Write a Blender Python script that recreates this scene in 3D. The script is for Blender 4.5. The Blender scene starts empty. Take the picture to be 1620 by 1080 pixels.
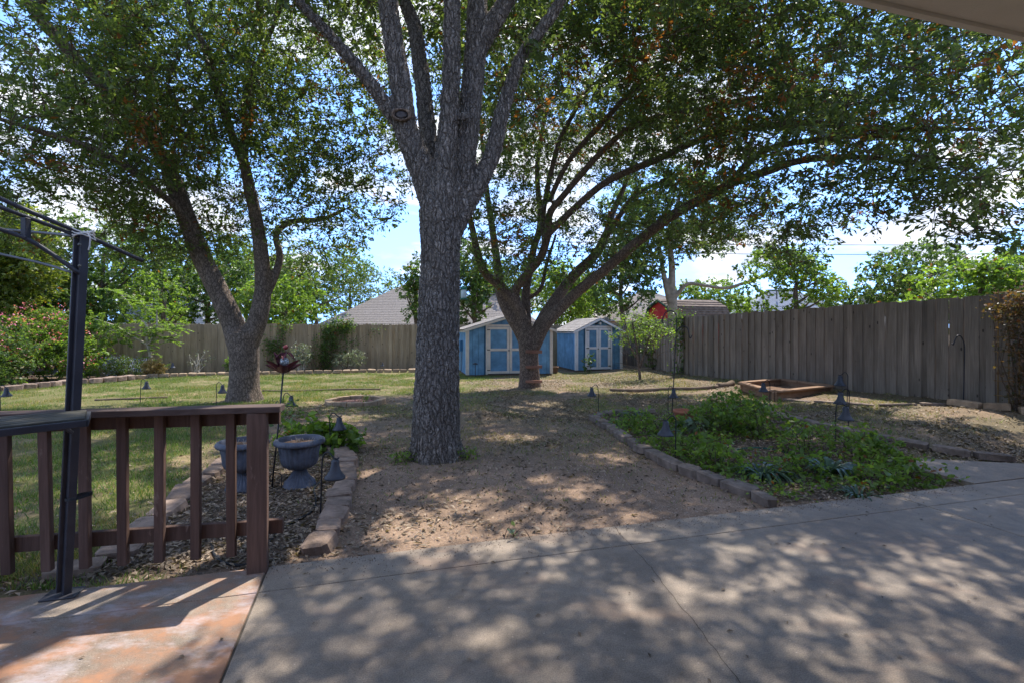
import bpy, bmesh, math, random
import numpy as np
from mathutils import Vector, Matrix, Quaternion

SC = bpy.context.scene
COL = SC.collection
R = math.radians

# ------------------------------------------------------------------ camera
F, CX, HY, CH = 810.0, 810.0, 519.0, 1.5          # focal length (px), centre column, horizon row, eye height
cam = bpy.data.cameras.new('camera')
cam.lens, cam.sensor_width = 18.0, 36.0
cam.shift_y = -(540.0 - HY) / 1620.0
cam.clip_start, cam.clip_end = 0.05, 2000
camo = bpy.data.objects.new('camera', cam)
camo.location, camo.rotation_euler = (0, 0, CH), (R(90), 0, 0)
COL.objects.link(camo)
SC.camera = camo

# ------------------------------------------------------------------ sky, sun, exposure
SUN_AZ, SUN_EL = R(24), R(58)                      # azimuth clockwise from +Y
W = bpy.data.worlds.new('World')
SC.world = W
W.use_nodes = True
nt = W.node_tree
nt.nodes.clear()
def wn(t, **k):
    n = nt.nodes.new(t)
    for a, b in k.items():
        setattr(n, a, b)
    return n
sky = wn('ShaderNodeTexSky', sky_type='NISHITA', sun_disc=False, sun_elevation=SUN_EL, sun_rotation=SUN_AZ,
         altitude=1500, air_density=1.0, dust_density=0.0, ozone_density=6.0)
tc = wn('ShaderNodeTexCoord')
sep = wn('ShaderNodeSeparateXYZ')
nt.links.new(tc.outputs['Generated'], sep.inputs[0])
ad = wn('ShaderNodeMath', operation='ADD'); ad.inputs[1].default_value = 0.22
nt.links.new(sep.outputs['Z'], ad.inputs[0])
mx = wn('ShaderNodeMath', operation='MAXIMUM'); mx.inputs[1].default_value = 0.05
nt.links.new(ad.outputs[0], mx.inputs[0])
dx = wn('ShaderNodeMath', operation='DIVIDE'); nt.links.new(sep.outputs['X'], dx.inputs[0]); nt.links.new(mx.outputs[0], dx.inputs[1])
dy = wn('ShaderNodeMath', operation='DIVIDE'); nt.links.new(sep.outputs['Y'], dy.inputs[0]); nt.links.new(mx.outputs[0], dy.inputs[1])
cmb = wn('ShaderNodeCombineXYZ'); nt.links.new(dx.outputs[0], cmb.inputs[0]); nt.links.new(dy.outputs[0], cmb.inputs[1])
cz = wn('ShaderNodeMath', operation='MULTIPLY'); cz.inputs[1].default_value = 4.0
nt.links.new(sep.outputs['Z'], cz.inputs[0]); nt.links.new(cz.outputs[0], cmb.inputs[2])
cn = wn('ShaderNodeTexNoise'); cn.inputs['Scale'].default_value = 1.35; cn.inputs['Detail'].default_value = 9; cn.inputs['Roughness'].default_value = 0.56
nt.links.new(cmb.outputs[0], cn.inputs['Vector'])
cr = wn('ShaderNodeValToRGB'); cr.color_ramp.elements[0].position = 0.48; cr.color_ramp.elements[1].position = 0.575
nt.links.new(cn.outputs['Fac'], cr.inputs[0])
cn2 = wn('ShaderNodeTexNoise'); cn2.inputs['Scale'].default_value = 2.6; cn2.inputs['Detail'].default_value = 6
nt.links.new(cmb.outputs[0], cn2.inputs['Vector'])
cr2 = wn('ShaderNodeValToRGB')
cr2.color_ramp.elements[0].position, cr2.color_ramp.elements[0].color = 0.35, (1.25, 1.5, 2.1, 1)
cr2.color_ramp.elements[1].position, cr2.color_ramp.elements[1].color = 0.66, (2.9, 2.95, 3.05, 1)
nt.links.new(cn2.outputs['Fac'], cr2.inputs[0])
szm = wn('ShaderNodeMath', operation='MULTIPLY_ADD'); szm.inputs[1].default_value = 0.85; szm.inputs[2].default_value = 0.30
szx = wn('ShaderNodeMath', operation='MAXIMUM'); szx.inputs[1].default_value = 0.0
nt.links.new(sep.outputs['Z'], szx.inputs[0]); nt.links.new(szx.outputs[0], szm.inputs[0])
scb = wn('ShaderNodeCombineXYZ'); nt.links.new(sep.outputs['X'], scb.inputs[0]); nt.links.new(sep.outputs['Y'], scb.inputs[1]); nt.links.new(szm.outputs[0], scb.inputs[2])
snm = wn('ShaderNodeVectorMath', operation='NORMALIZE'); nt.links.new(scb.outputs[0], snm.inputs[0])
nt.links.new(snm.outputs[0], sky.inputs['Vector'])
mixc = wn('ShaderNodeMixRGB')
nt.links.new(cr.outputs[0], mixc.inputs[0]); nt.links.new(sky.outputs[0], mixc.inputs[1]); nt.links.new(cr2.outputs[0], mixc.inputs[2])
bg = wn('ShaderNodeBackground'); bg.inputs['Strength'].default_value = 0.15
nt.links.new(mixc.outputs[0], bg.inputs[0])
wo = wn('ShaderNodeOutputWorld'); nt.links.new(bg.outputs[0], wo.inputs[0])

sl = bpy.data.lights.new('sun', 'SUN')
sl.energy, sl.angle, sl.color = 2.05, R(0.55), (1.0, 0.94, 0.84)
so = bpy.data.objects.new('sun', sl)
sdir = Vector((math.sin(SUN_AZ) * math.cos(SUN_EL), math.cos(SUN_AZ) * math.cos(SUN_EL), math.sin(SUN_EL)))
so.rotation_euler = sdir.to_track_quat('Z', 'Y').to_euler()
so.location = (4, 8, 20)
COL.objects.link(so)

vs = SC.view_settings
vs.view_transform, vs.look, vs.gamma, vs.use_curve_mapping = 'Standard', 'None', 1.0, False
vs.exposure = 1.95
SC.cycles.max_bounces = 6
SC.cycles.diffuse_bounces = 3
SC.cycles.transparent_max_bounces = 6
SC.cycles.transmission_bounces = 4
SC.cycles.caustics_reflective = SC.cycles.caustics_refractive = False

rng = np.random.default_rng(7)
random.seed(7)

# ------------------------------------------------------------------ noise + terrain
def vnoise(x, y, seed=0):
    x = np.asarray(x, float); y = np.asarray(y, float)
    xi, yi = np.floor(x).astype(np.int64), np.floor(y).astype(np.int64)
    fx, fy = x - xi, y - yi
    fx, fy = fx * fx * (3 - 2 * fx), fy * fy * (3 - 2 * fy)
    def hsh(a, b):
        n = (a * 374761393 + b * 668265263 + seed * 974634777) & 0x7fffffff
        n = ((n ^ (n >> 13)) * 1274126177) & 0x7fffffff
        return ((n ^ (n >> 16)) & 0xffff) / 65535.0
    return (hsh(xi, yi) * (1 - fx) * (1 - fy) + hsh(xi + 1, yi) * fx * (1 - fy) + hsh(xi, yi + 1) * (1 - fx) * fy + hsh(xi + 1, yi + 1) * fx * fy)
def fbm(x, y, seed=0, oct=4):
    t, a, s = 0.0, 0.5, 0.0
    for o in range(oct):
        t = t + a * vnoise(x * 2 ** o, y * 2 ** o, seed + o); s += a; a *= 0.5
    return t / s
UX, UY = 0.9617, 0.2740                             # direction of the patio's edge
def pat(s, t, z=0.0):                                # patio frame -> world
    return Vector((s * UX - t * UY, 3.67 + s * UY + t * UX, z))
def edge_d(x, y):
    return -UY * x + UX * (y - 3.67)
def hraw(x, y):
    d = edge_d(x, y)
    k = np.clip((d - 0.1) / 2.2, 0, 1); k = k * k * (3 - 2 * k)
    return -0.035 + 0.30 * np.clip((x - 2.5) / 5.5, 0, 1.3) * k - 0.008 * np.clip(y - 6, 0, 16)
def hgt(x, y):
    x = np.asarray(x, float); y = np.asarray(y, float)
    d = edge_d(x, y)
    n = (fbm(x * 1.1, y * 1.1, 3, 3) - 0.5) * 0.05 + (fbm(x * 6, y * 6, 9, 3) - 0.5) * 0.022
    return np.where(d < 0.0, -0.09, hraw(x, y) + n * np.clip(d * 1.5, 0, 1))
def gz(x, y):
    return float(hgt(x, y))
def G(px, py):                                       # where the line of sight through a pixel meets the ground
    z = 0.0
    for _ in range(12):
        Y = F * (CH - z) / (py - HY); X = (px - CX) / F * Y
        z = 0.5 * z + 0.5 * float(hraw(X, Y))
    return Vector((X, Y, gz(X, Y)))
def P(px, py, Y):
    return Vector(((px - CX) / F * Y, Y, CH - (py - HY) * Y / F))

# ------------------------------------------------------------------ mesh + object helpers
class MB:
    def __init__(s):
        s.v, s.f = [], []
    def add(s, vs, fs):
        o = len(s.v)
        s.v += [tuple(v) for v in vs]
        s.f += [tuple(i + o for i in f) for f in fs]
        return s
    def box(s, c, size, rot=None, top=None):
        hx, hy, hz = size[0] / 2, size[1] / 2, size[2] / 2
        vs = []
        for z in (-1, 1):
            k = top if (top and z > 0) else (1, 1)
            for x, y in ((-1, -1), (1, -1), (1, 1), (-1, 1)):
                v = Vector((x * hx * k[0], y * hy * k[1], z * hz))
                if rot is not None: v = rot @ v
                vs.append(v + Vector(c))
        return s.add(vs, [(3, 2, 1, 0), (4, 5, 6, 7), (0, 1, 5, 4), (1, 2, 6, 5), (2, 3, 7, 6), (3, 0, 4, 7)])
    def cbox(s, c, size, rot=None, b=0.004):           # box with chamfered edges
        bm = bmesh.new()
        bmesh.ops.create_cube(bm, size=1)
        for v in bm.verts: v.co = Vector((v.co.x * size[0], v.co.y * size[1], v.co.z * size[2]))
        bmesh.ops.bevel(bm, geom=bm.edges[:], offset=b, segments=1, affect='EDGES', profile=0.5)
        bm.verts.index_update()
        vs = [((rot @ v.co) if rot is not None else v.co) + Vector(c) for v in bm.verts]
        fs = [[v.index for v in f.verts] for f in bm.faces]
        bm.free()
        return s.add(vs, fs)
    def beam(s, a, b, w, h, up=(0, 0, 1), ch=0.003):   # chamfered bar from a to b
        a, b = Vector(a), Vector(b)
        d = b - a; L = d.length
        x = d / L; y = Vector(up).cross(x)
        if y.length < 1e-4: y = Vector((1, 0, 0)).cross(x)
        y.normalize(); z = x.cross(y)
        m = Matrix((x, y, z)).transposed()
        return s.cbox((a + b) / 2, (L, w, h), m, ch)
    def tube(s, pts, rad, n=6, cap=True):
        pts = [Vector(p) for p in pts]
        if not hasattr(rad, '__len__'): rad = [rad] * len(pts)
        vs, fs = [], []
        t0 = (pts[1] - pts[0]).normalized()
        u = t0.orthogonal().normalized()
        for i, p in enumerate(pts):
            t = ((pts[min(i + 1, len(pts) - 1)] - pts[max(i - 1, 0)])).normalized()
            u = (u - t * u.dot(t))
            if u.length < 1e-5: u = t.orthogonal()
            u.normalize(); w = t.cross(u)
            for k in range(n):
                a = 2 * math.pi * k / n
                vs.append(p + (u * math.cos(a) + w * math.sin(a)) * rad[i])
        for i in range(len(pts) - 1):
            for k in range(n):
                fs.append((i * n + k, i * n + (k + 1) % n, (i + 1) * n + (k + 1) % n, (i + 1) * n + k))
        if cap:
            fs.append(tuple(range(n - 1, -1, -1))); fs.append(tuple((len(pts) - 1) * n + k for k in range(n)))
        return s.add(vs, fs)
    def lathe(s, prof, n=24, c=(0, 0, 0), flute=None, rot=None):
        vs, fs = [], []
        for i, (r, z) in enumerate(prof):
            for k in range(n):
                a = 2 * math.pi * k / n
                rr = r * (1 + (flute(i, a) if flute else 0))
                v = Vector((rr * math.cos(a), rr * math.sin(a), z))
                if rot is not None: v = rot @ v
                vs.append(v + Vector(c))
        for i in range(len(prof) - 1):
            for k in range(n):
                fs.append((i * n + k, i * n + (k + 1) % n, (i + 1) * n + (k + 1) % n, (i + 1) * n + k))
        fs.append(tuple(range(n - 1, -1, -1))); fs.append(tuple((len(prof) - 1) * n + k for k in range(n)))
        return s.add(vs, fs)
    def ball(s, c, r, n=12, sc=(1, 1, 1)):
        prof = [(max(1e-3, r * math.sin(math.pi * i / n)), -r * math.cos(math.pi * i / n)) for i in range(n + 1)]
        o = len(s.v)
        s.lathe(prof, n * 2)
        for i in range(o, len(s.v)):
            v = s.v[i]; s.v[i] = (v[0] * sc[0] + c[0], v[1] * sc[1] + c[1], v[2] * sc[2] + c[2])
        return s
    def mesh(s, name):
        m = bpy.data.meshes.new(name)
        m.from_pydata(s.v, [], s.f)
        m.update()
        return m
    def build(s, name, m, parent=None, smooth=False):
        return obj(name, s.mesh(name), m, parent, smooth)
def obj(name, me, m, parent=None, smooth=False, local=False):
    o = bpy.data.objects.new(name, me)
    if m is not None and not me.materials: me.materials.append(m)
    if smooth:
        me.polygons.foreach_set('use_smooth', [True] * len(me.polygons))
    COL.objects.link(o)
    if parent is not None:
        o.parent = parent
        if not local: o.matrix_parent_inverse = parent.matrix_basis.inverted()
    return o
def tag(o, label=None, cat=None, group=None, kind=None):
    if label: o['label'] = label
    if cat: o['category'] = cat
    if group: o['group'] = group
    if kind: o['kind'] = kind
    return o
def thing(name, label, cat, loc=(0, 0, 0), rz=0, group=None):
    o = bpy.data.objects.new(name, None)
    o.empty_display_size = 0.1
    o.location, o.rotation_euler = loc, (0, 0, rz)
    COL.objects.link(o)
    o.matrix_basis = Matrix.Translation(Vector(loc)) @ Matrix.Rotation(rz, 4, 'Z')
    return tag(o, label, cat, group)
def fast_mesh(name, verts, nper, attrs=None):
    """verts (N*nper,3): N separate faces of nper corners each"""
    nv = len(verts); nf = nv // nper
    m = bpy.data.meshes.new(name)
    m.vertices.add(nv); m.vertices.foreach_set('co', np.ascontiguousarray(verts, np.float32).ravel())
    m.loops.add(nv); m.loops.foreach_set('vertex_index', np.arange(nv, dtype=np.int32))
    m.polygons.add(nf); m.polygons.foreach_set('loop_start', np.arange(0, nv, nper, dtype=np.int32))
    m.update(calc_edges=True)
    for k, a in (attrs or {}).items():
        at = m.attributes.new(k, 'FLOAT', 'POINT')
        at.data.foreach_set('value', np.repeat(np.asarray(a, np.float32), nper))
    return m
def unit(v):
    return v / np.maximum(np.linalg.norm(v, axis=1, keepdims=True), 1e-9)
def leaves_verts(c, size, aspect=0.42, up=0.6, droop=0.0, axis=None, fold=0.12):
    n = len(c)
    nrm = unit(rng.normal(size=(n, 3)) + np.array([0, 0, up * 2.2]))
    a = rng.normal(size=(n, 3)) if axis is None else axis + rng.normal(size=(n, 3)) * 0.45
    a = a + np.array([0, 0, -droop])
    a = unit(a - nrm * (a * nrm).sum(1, keepdims=True))
    b = np.cross(nrm, a)
    L = (size * rng.uniform(0.5, 1.4, n))[:, None]
    Wd = L * aspect
    v = np.empty((n, 4, 3))
    v[:, 0] = c - a * L * 0.5
    v[:, 1] = c + b * Wd * 0.5 + nrm * Wd * fold + a * L * 0.04
    v[:, 2] = c + a * L * 0.5 - nrm * L * 0.05
    v[:, 3] = c - b * Wd * 0.5 + nrm * Wd * fold + a * L * 0.04
    return v.reshape(-1, 3)

# ------------------------------------------------------------------ materials
class NM:
    def __init__(s, name):
        s.m = bpy.data.materials.new(name); s.m.use_nodes = True
        s.t = s.m.node_tree; s.t.nodes.clear()
        s.out = s.n('ShaderNodeOutputMaterial')
        s.pos = s.n('ShaderNodeNewGeometry').outputs['Position']
    def n(s, t, ins=None, **k):
        x = s.t.nodes.new(t)
        for a, b in k.items(): setattr(x, a, b)
        for a, b in (ins or {}).items(): s.set(x.inputs[a], b)
        return x
    def set(s, sock, v):
        if isinstance(v, bpy.types.NodeSocket): s.t.links.new(v, sock)
        elif isinstance(v, (tuple, list)) and len(v) == 3 and sock.type == 'RGBA': sock.default_value = (*v, 1)
        else: sock.default_value = v
    def mapv(s, scale=(1, 1, 1), rot=(0, 0, 0), src=None):
        return s.n('ShaderNodeMapping', {'Vector': src or s.pos, 'Scale': scale, 'Rotation': rot}).outputs[0]
    def noise(s, scale, detail=4, rough=0.55, vec=None, dist=0.0):
        return s.n('ShaderNodeTexNoise', {'Vector': vec or s.pos, 'Scale': scale, 'Detail': detail, 'Roughness': rough, 'Distortion': dist}).outputs['Fac']
    def voro(s, scale, vec=None, feature='F1', out='Distance', rnd=1.0):
        x = s.n('ShaderNodeTexVoronoi', feature=feature)
        s.set(x.inputs['Vector'], vec or s.pos); x.inputs['Scale'].default_value = scale; x.inputs['Randomness'].default_value = rnd
        return x.outputs[out]
    def ramp(s, fac, *stops):
        x = s.n('ShaderNodeValToRGB', {0: fac}); e = x.color_ramp.elements
        while len(e) < len(stops): e.new(0.5)
        for i, (p, c) in enumerate(stops):
            e[i].position = p; e[i].color = (*c, 1) if isinstance(c, (tuple, list)) else (c, c, c, 1)
        return x.outputs[0]
    def mix(s, fac, a, b, mode='MIX'):
        x = s.n('ShaderNodeMixRGB', blend_type=mode)
        s.set(x.inputs[0], fac); s.set(x.inputs[1], a); s.set(x.inputs[2], b)
        return x.outputs[0]
    def math(s, op, a, b=0.0, clamp=False):
        x = s.n('ShaderNodeMath', operation=op, use_clamp=clamp); s.set(x.inputs[0], a); s.set(x.inputs[1], b)
        return x.outputs[0]
    def attr(s, name, out='Fac'):
        return s.n('ShaderNodeAttribute', attribute_name=name).outputs[out]
    def orand(s):
        return s.n('ShaderNodeObjectInfo').outputs['Random']
    def bump(s, h, strength=0.5, dist=0.01, nrm=None):
        ins = {'Height': h, 'Strength': strength, 'Distance': dist}
        if nrm is not None: ins['Normal'] = nrm
        return s.n('ShaderNodeBump', ins).outputs[0]
    def bsdf(s, color, rough=0.8, spec=0.3, normal=None, metal=0.0, **k):
        ins = {'Base Color': color, 'Roughness': rough, 'Specular IOR Level': spec, 'Metallic': metal}
        if normal is not None: ins['Normal'] = normal
        ins.update(k)
        return s.n('ShaderNodeBsdfPrincipled', ins).outputs[0]
    def done(s, sh):
        s.set(s.out.inputs[0], sh); return s.m
MATS = {}
def simple(name, c, rough=0.7, spec=0.3, var=0.25, scale=6.0, bump=0.15, bscale=60.0, metal=0.0, orand=0.0):
    q = NM(name)
    lo = tuple(max(0, x * (1 - var)) for x in c); hi = tuple(min(1, x * (1 + var)) for x in c)
    col = q.ramp(q.noise(scale, 5, 0.6), (0.3, lo), (0.7, hi))
    if orand:
        col = q.mix(1.0, col, q.ramp(q.orand(), (0, 1 - orand), (1, 1.0)), 'MULTIPLY')
    MATS[name] = q.done(q.bsdf(col, rough, spec, q.bump(q.noise(bscale, 3), bump, 0.01), metal))
    return MATS[name]
def leafmat(name, dark, light, dead=(0.24, 0.09, 0.035), trans=0.45, rough=0.42, spec=0.45):
    q = NM(name)
    r = q.attr('rnd')
    col = q.ramp(r, (0.0, dark), (0.75, light), (1.0, tuple(min(1, c * 1.35) for c in light)))
    col = q.mix(q.attr('dead'), col, dead)
    p = q.bsdf(col, rough, spec)
    tcol = q.mix(1.0, col, (1.5, 1.55, 0.55), 'MULTIPLY')
    t = q.n('ShaderNodeBsdfTranslucent', {'Color': tcol}).outputs[0]
    mixn = q.n('ShaderNodeMixShader', {0: trans, 1: p, 2: t}).outputs[0]
    MATS[name] = q.done(mixn)
    return MATS[name]
leafmat('leaf_oak', (0.065, 0.098, 0.048), (0.15, 0.20, 0.085), trans=0.55)
leafmat('leaf_oak_far', (0.065, 0.10, 0.042), (0.155, 0.205, 0.075), trans=0.55)
leafmat('leaf_bright', (0.09, 0.15, 0.035), (0.19, 0.28, 0.065), trans=0.55)
leafmat('leaf_mid', (0.055, 0.10, 0.035), (0.13, 0.20, 0.06), trans=0.5)
leafmat('leaf_dark', (0.022, 0.05, 0.025), (0.055, 0.10, 0.045))
leafmat('leaf_yellow', (0.10, 0.15, 0.035), (0.23, 0.25, 0.055), dead=(0.42, 0.24, 0.04), trans=0.5)
leafmat('leaf_silver', (0.12, 0.15, 0.10), (0.26, 0.29, 0.20), trans=0.25)
leafmat('leaf_strap', (0.03, 0.06, 0.035), (0.07, 0.12, 0.06), trans=0.2, rough=0.35)
leafmat('leaf_pale', (0.13, 0.19, 0.13), (0.24, 0.31, 0.22), trans=0.3)
leafmat('leaf_reddish', (0.06, 0.07, 0.025), (0.16, 0.09, 0.05), trans=0.35)
leafmat('petal_pink', (0.60, 0.10, 0.20), (0.80, 0.26, 0.36), trans=0.3)
leafmat('petal_blue', (0.24, 0.27, 0.60), (0.42, 0.46, 0.78), trans=0.3)
leafmat('grass_blade', (0.07, 0.125, 0.03), (0.145, 0.215, 0.055), dead=(0.34, 0.26, 0.13), trans=0.35, rough=0.55)
leafmat('dry_grass', (0.26, 0.18, 0.07), (0.42, 0.30, 0.13), trans=0.3)
leafmat('litter_leaf', (0.07, 0.048, 0.032), (0.34, 0.26, 0.19), trans=0.1, rough=0.7)

def barkmat(name, ridge, groove, sc=26.0, disp=0.0, zs=0.36):
    q = NM(name)
    w1 = q.n('ShaderNodeTexNoise', {'Vector': q.pos, 'Scale': 9.0, 'Detail': 4.0, 'Roughness': 0.6}).outputs['Color']
    wob = q.n('ShaderNodeMixRGB', {0: 0.10, 1: q.pos, 2: w1}).outputs[0]
    d1 = q.voro(sc, q.mapv((1, 1, zs), src=wob), 'DISTANCE_TO_EDGE')
    d2 = q.voro(sc * 1.9, q.mapv((1, 1, zs * .8), src=wob), 'DISTANCE_TO_EDGE')
    plate = q.math('MULTIPLY', q.ramp(d1, (0.0, 0.0), (0.14, 0.75), (0.4, 1.0)), q.ramp(d2, (0.0, 0.25), (0.14, 0.9), (0.4, 1.0)))
    fine = q.noise(110, 6, 0.7, q.mapv((1, 1, 0.3)))
    h = q.math('ADD', plate, q.math('MULTIPLY', fine, 0.5))
    col = q.mix(plate, groove, ridge)
    col = q.mix(0.6, col, q.ramp(fine, (0.25, 0.5), (0.75, 1.35)), 'MULTIPLY')
    col = q.mix(0.7, col, q.ramp(q.noise(1.7, 4), (0.3, 0.75), (0.7, 1.2)), 'MULTIPLY')
    lich = q.ramp(q.noise(6.0, 7, 0.75), (0.60, 0.0), (0.74, 0.35))
    col = q.mix(lich, col, tuple(min(1, c * 1.5) for c in ridge))
    sh = q.bsdf(col, 0.92, 0.15, q.bump(h, 0.6, 0.015))
    q.done(sh)
    if disp:
        dn = q.n('ShaderNodeDisplacement', {'Height': h, 'Midlevel': 0.8, 'Scale': disp}).outputs[0]
        q.set(q.out.inputs['Displacement'], dn)
        q.m.displacement_method = 'BOTH'
    MATS[name] = q.m
barkmat('bark_grey', (0.40, 0.355, 0.315), (0.085, 0.072, 0.062), 22.0, 0.026, 0.20)
barkmat('bark_brown', (0.31, 0.235, 0.185), (0.085, 0.063, 0.05), 24.0)
barkmat('bark_left', (0.34, 0.265, 0.215), (0.09, 0.07, 0.055), 22.0)
simple('bark_pale', (0.33, 0.28, 0.22), 0.9, 0.1, 0.35, 5)
simple('twig', (0.10, 0.075, 0.055), 0.9, 0.1)
simple('twig_pale', (0.42, 0.37, 0.30), 0.9, 0.1)
simple('hollow_shade', (0.10, 0.09, 0.09), 0.9, 0.1, 0.35, 30)  # pruning scar face, coloured dark like the shade inside a hollow

def woodmat(name, a, b, knots=True, gs=(55, 55, 2.2), rv=0.35, wear=0.0, wearcol=(0.4, 0.36, 0.3)):
    q = NM(name)
    rnd = q.orand()
    off = q.n('ShaderNodeVectorMath', {0: q.pos, 1: q.n('ShaderNodeCombineXYZ', {0: q.math('MULTIPLY', rnd, 37.0), 2: q.math('MULTIPLY', rnd, 91.0)}).outputs[0]}, operation='ADD').outputs[0]
    g = q.noise(1.0, 5, 0.6, q.mapv(gs, src=off), 0.4)
    col = q.ramp(g, (0.25, a), (0.75, b))
    big = q.noise(1.6, 3, 0.5, q.mapv((1, 1, 0.6), src=off))
    col = q.mix(0.8, col, q.ramp(big, (0.3, 0.68), (0.7, 1.2)), 'MULTIPLY')
    col = q.mix(1.0, col, q.ramp(rnd, (0, 1 - rv), (0.5, 1.0 - rv * .3), (1, 1.0 + rv * .2)), 'MULTIPLY')
    if knots:
        k = q.voro(5.5, q.mapv((1.2, 1.2, 0.55), src=off))
        col = q.mix(q.ramp(k, (0.07, 0.9), (0.12, 0.0)), col, tuple(c * 0.22 for c in a))
    if wear:
        w = q.ramp(q.noise(14, 6, 0.7, q.mapv((1, 1, 0.4), src=off)), (0.62, 0.0), (0.7, wear))
        col = q.mix(w, col, wearcol)
    MATS[name] = q.done(q.bsdf(col, 0.85, 0.2, q.bump(g, 0.35, 0.006)))
woodmat('fence_tan', (0.28, 0.205, 0.13), (0.48, 0.375, 0.25), rv=.28)
woodmat('fence_grey', (0.175, 0.140, 0.108), (0.345, 0.283, 0.222), rv=.32)  # greyer and darker than the tan fence: age and shade both in the colour
woodmat('rail_brown', (0.095, 0.056, 0.044), (0.185, 0.115, 0.09), False, (40, 40, 3), 0.2, 0.7, (0.27, 0.19, 0.15))
woodmat('cap_brown', (0.075, 0.05, 0.043), (0.14, 0.10, 0.088), False, (3, 40, 40), 0.2, 0.7, (0.24, 0.2, 0.18))
woodmat('timber_orange', (0.24, 0.135, 0.08), (0.40, 0.26, 0.165), True, (6, 6, 40), 0.3)
woodmat('ladder_wood', (0.26, 0.115, 0.075), (0.42, 0.22, 0.15), False, (4, 40, 40), 0.25, 0.5, (0.4, 0.33, 0.28))
woodmat('bamboo', (0.25, 0.15, 0.06), (0.42, 0.27, 0.12), False, (40, 40, 4), 0.3)
simple('metal_black', (0.022, 0.022, 0.028), 0.45, 0.5, 0.35, 8, 0.1, 80, 0.2)
simple('gazebo_metal', (0.030, 0.030, 0.040), 0.5, 0.5, 0.3, 7, 0.12, 120, 0.0)
simple('shelf_metal', (0.085, 0.08, 0.066), 0.85, 0.12, 0.35, 9, 0.12, 120, 0.0)
simple('bell_metal', (0.045, 0.048, 0.06), 0.5, 0.5, 0.3, 12, 0.1, 60, 0.3)
simple('urn_plastic', (0.10, 0.108, 0.135), 0.7, 0.3, 0.45, 9, 0.2, 40)
simple('soil', (0.17, 0.11, 0.075), 0.95, 0.1, 0.5, 40, 0.7, 90)
simple('terracotta', (0.40, 0.155, 0.09), 0.8, 0.2, 0.2, 8, 0.1)
simple('pot_brown', (0.17, 0.105, 0.065), 0.8, 0.2, 0.2, 8, 0.1)
simple('stone_edge', (0.31, 0.225, 0.175), 0.9, 0.15, 0.4, 9, 0.6, 45, 0, 0.35)
simple('stone_grey', (0.25, 0.195, 0.16), 0.9, 0.15, 0.4, 9, 0.6, 45, 0, 0.35)
simple('stone_tan', (0.37, 0.27, 0.18), 0.9, 0.15, 0.35, 9, 0.6, 45, 0, 0.3)
simple('paver_red', (0.27, 0.15, 0.12), 0.9, 0.15, 0.35, 9, 0.5, 45, 0, 0.3)
simple('shed_trim', (0.66, 0.60, 0.53), 0.75, 0.2, 0.12, 5, 0.1)
simple('shed_trim_white', (0.74, 0.73, 0.74), 0.75, 0.2, 0.1, 5, 0.1)
simple('shed_blue', (0.145, 0.305, 0.475), 0.75, 0.2, 0.28, 3.5, 0.2, 90, 0, 0.14)
simple('shed_groove', (0.06, 0.16, 0.28), 0.8, 0.2, 0.2, 5, 0.1)
simple('shingle', (0.33, 0.30, 0.275), 0.95, 0.1, 0.4, 25, 0.5, 60, 0, 0.25)
simple('roof_grey', (0.27, 0.235, 0.205), 0.95, 0.1, 0.3, 12, 0.4, 20)
simple('roof_blue', (0.24, 0.26, 0.30), 0.95, 0.1, 0.3, 12, 0.4, 20)
simple('roof_brown', (0.19, 0.15, 0.125), 0.95, 0.1, 0.35, 6, 0.4, 20)
simple('house_brick', (0.42, 0.30, 0.24), 0.9, 0.1, 0.25, 10, 0.3, 30)
simple('house_white', (0.62, 0.60, 0.58), 0.85, 0.2, 0.1, 3)
simple('barn_red', (0.50, 0.05, 0.055), 0.8, 0.2, 0.2, 4)
simple('barn_green', (0.03, 0.08, 0.06), 0.8, 0.2, 0.2, 4)
simple('soffit', (0.80, 0.73, 0.62), 0.8, 0.2, 0.06, 3, 0.2, 120)
simple('house_wall', (0.50, 0.42, 0.35), 0.9, 0.1, 0.2, 8)
simple('hardware', (0.12, 0.12, 0.11), 0.5, 0.5, 0.3, 20, 0.1, 60, 0.6)
simple('copper_red', (0.13, 0.035, 0.045), 0.42, 0.5, 0.55, 14, 0.2, 60, 0.5)
simple('copper_ball', (0.30, 0.06, 0.055), 0.35, 0.5, 0.5, 16, 0.1, 60, 0.4)
simple('hose_black', (0.02, 0.02, 0.022), 0.6, 0.3)
simple('hose_green', (0.015, 0.10, 0.08), 0.6, 0.3)
simple('cord_white', (0.62, 0.60, 0.58), 0.8, 0.2)
simple('feeder_green', (0.02, 0.16, 0.09), 0.4, 0.5)
simple('feeder_jar', (0.55, 0.65, 0.62), 0.25, 0.5)
simple('wire_grey', (0.05, 0.05, 0.055), 0.6, 0.3)
simple('pole_wood', (0.16, 0.12, 0.09), 0.9, 0.1)
simple('acorn', (0.055, 0.035, 0.02), 0.6, 0.4)
simple('pebble', (0.50, 0.40, 0.34), 0.9, 0.2, 0.6, 60)
q = NM('glass_ball')
MATS['glass_ball'] = q.done(q.bsdf(q.ramp(q.voro(60, feature='DISTANCE_TO_EDGE'), (0.0, (0.12, 0.13, 0.13)), (0.2, (0.55, 0.58, 0.56))), 0.12, 0.8))

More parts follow.
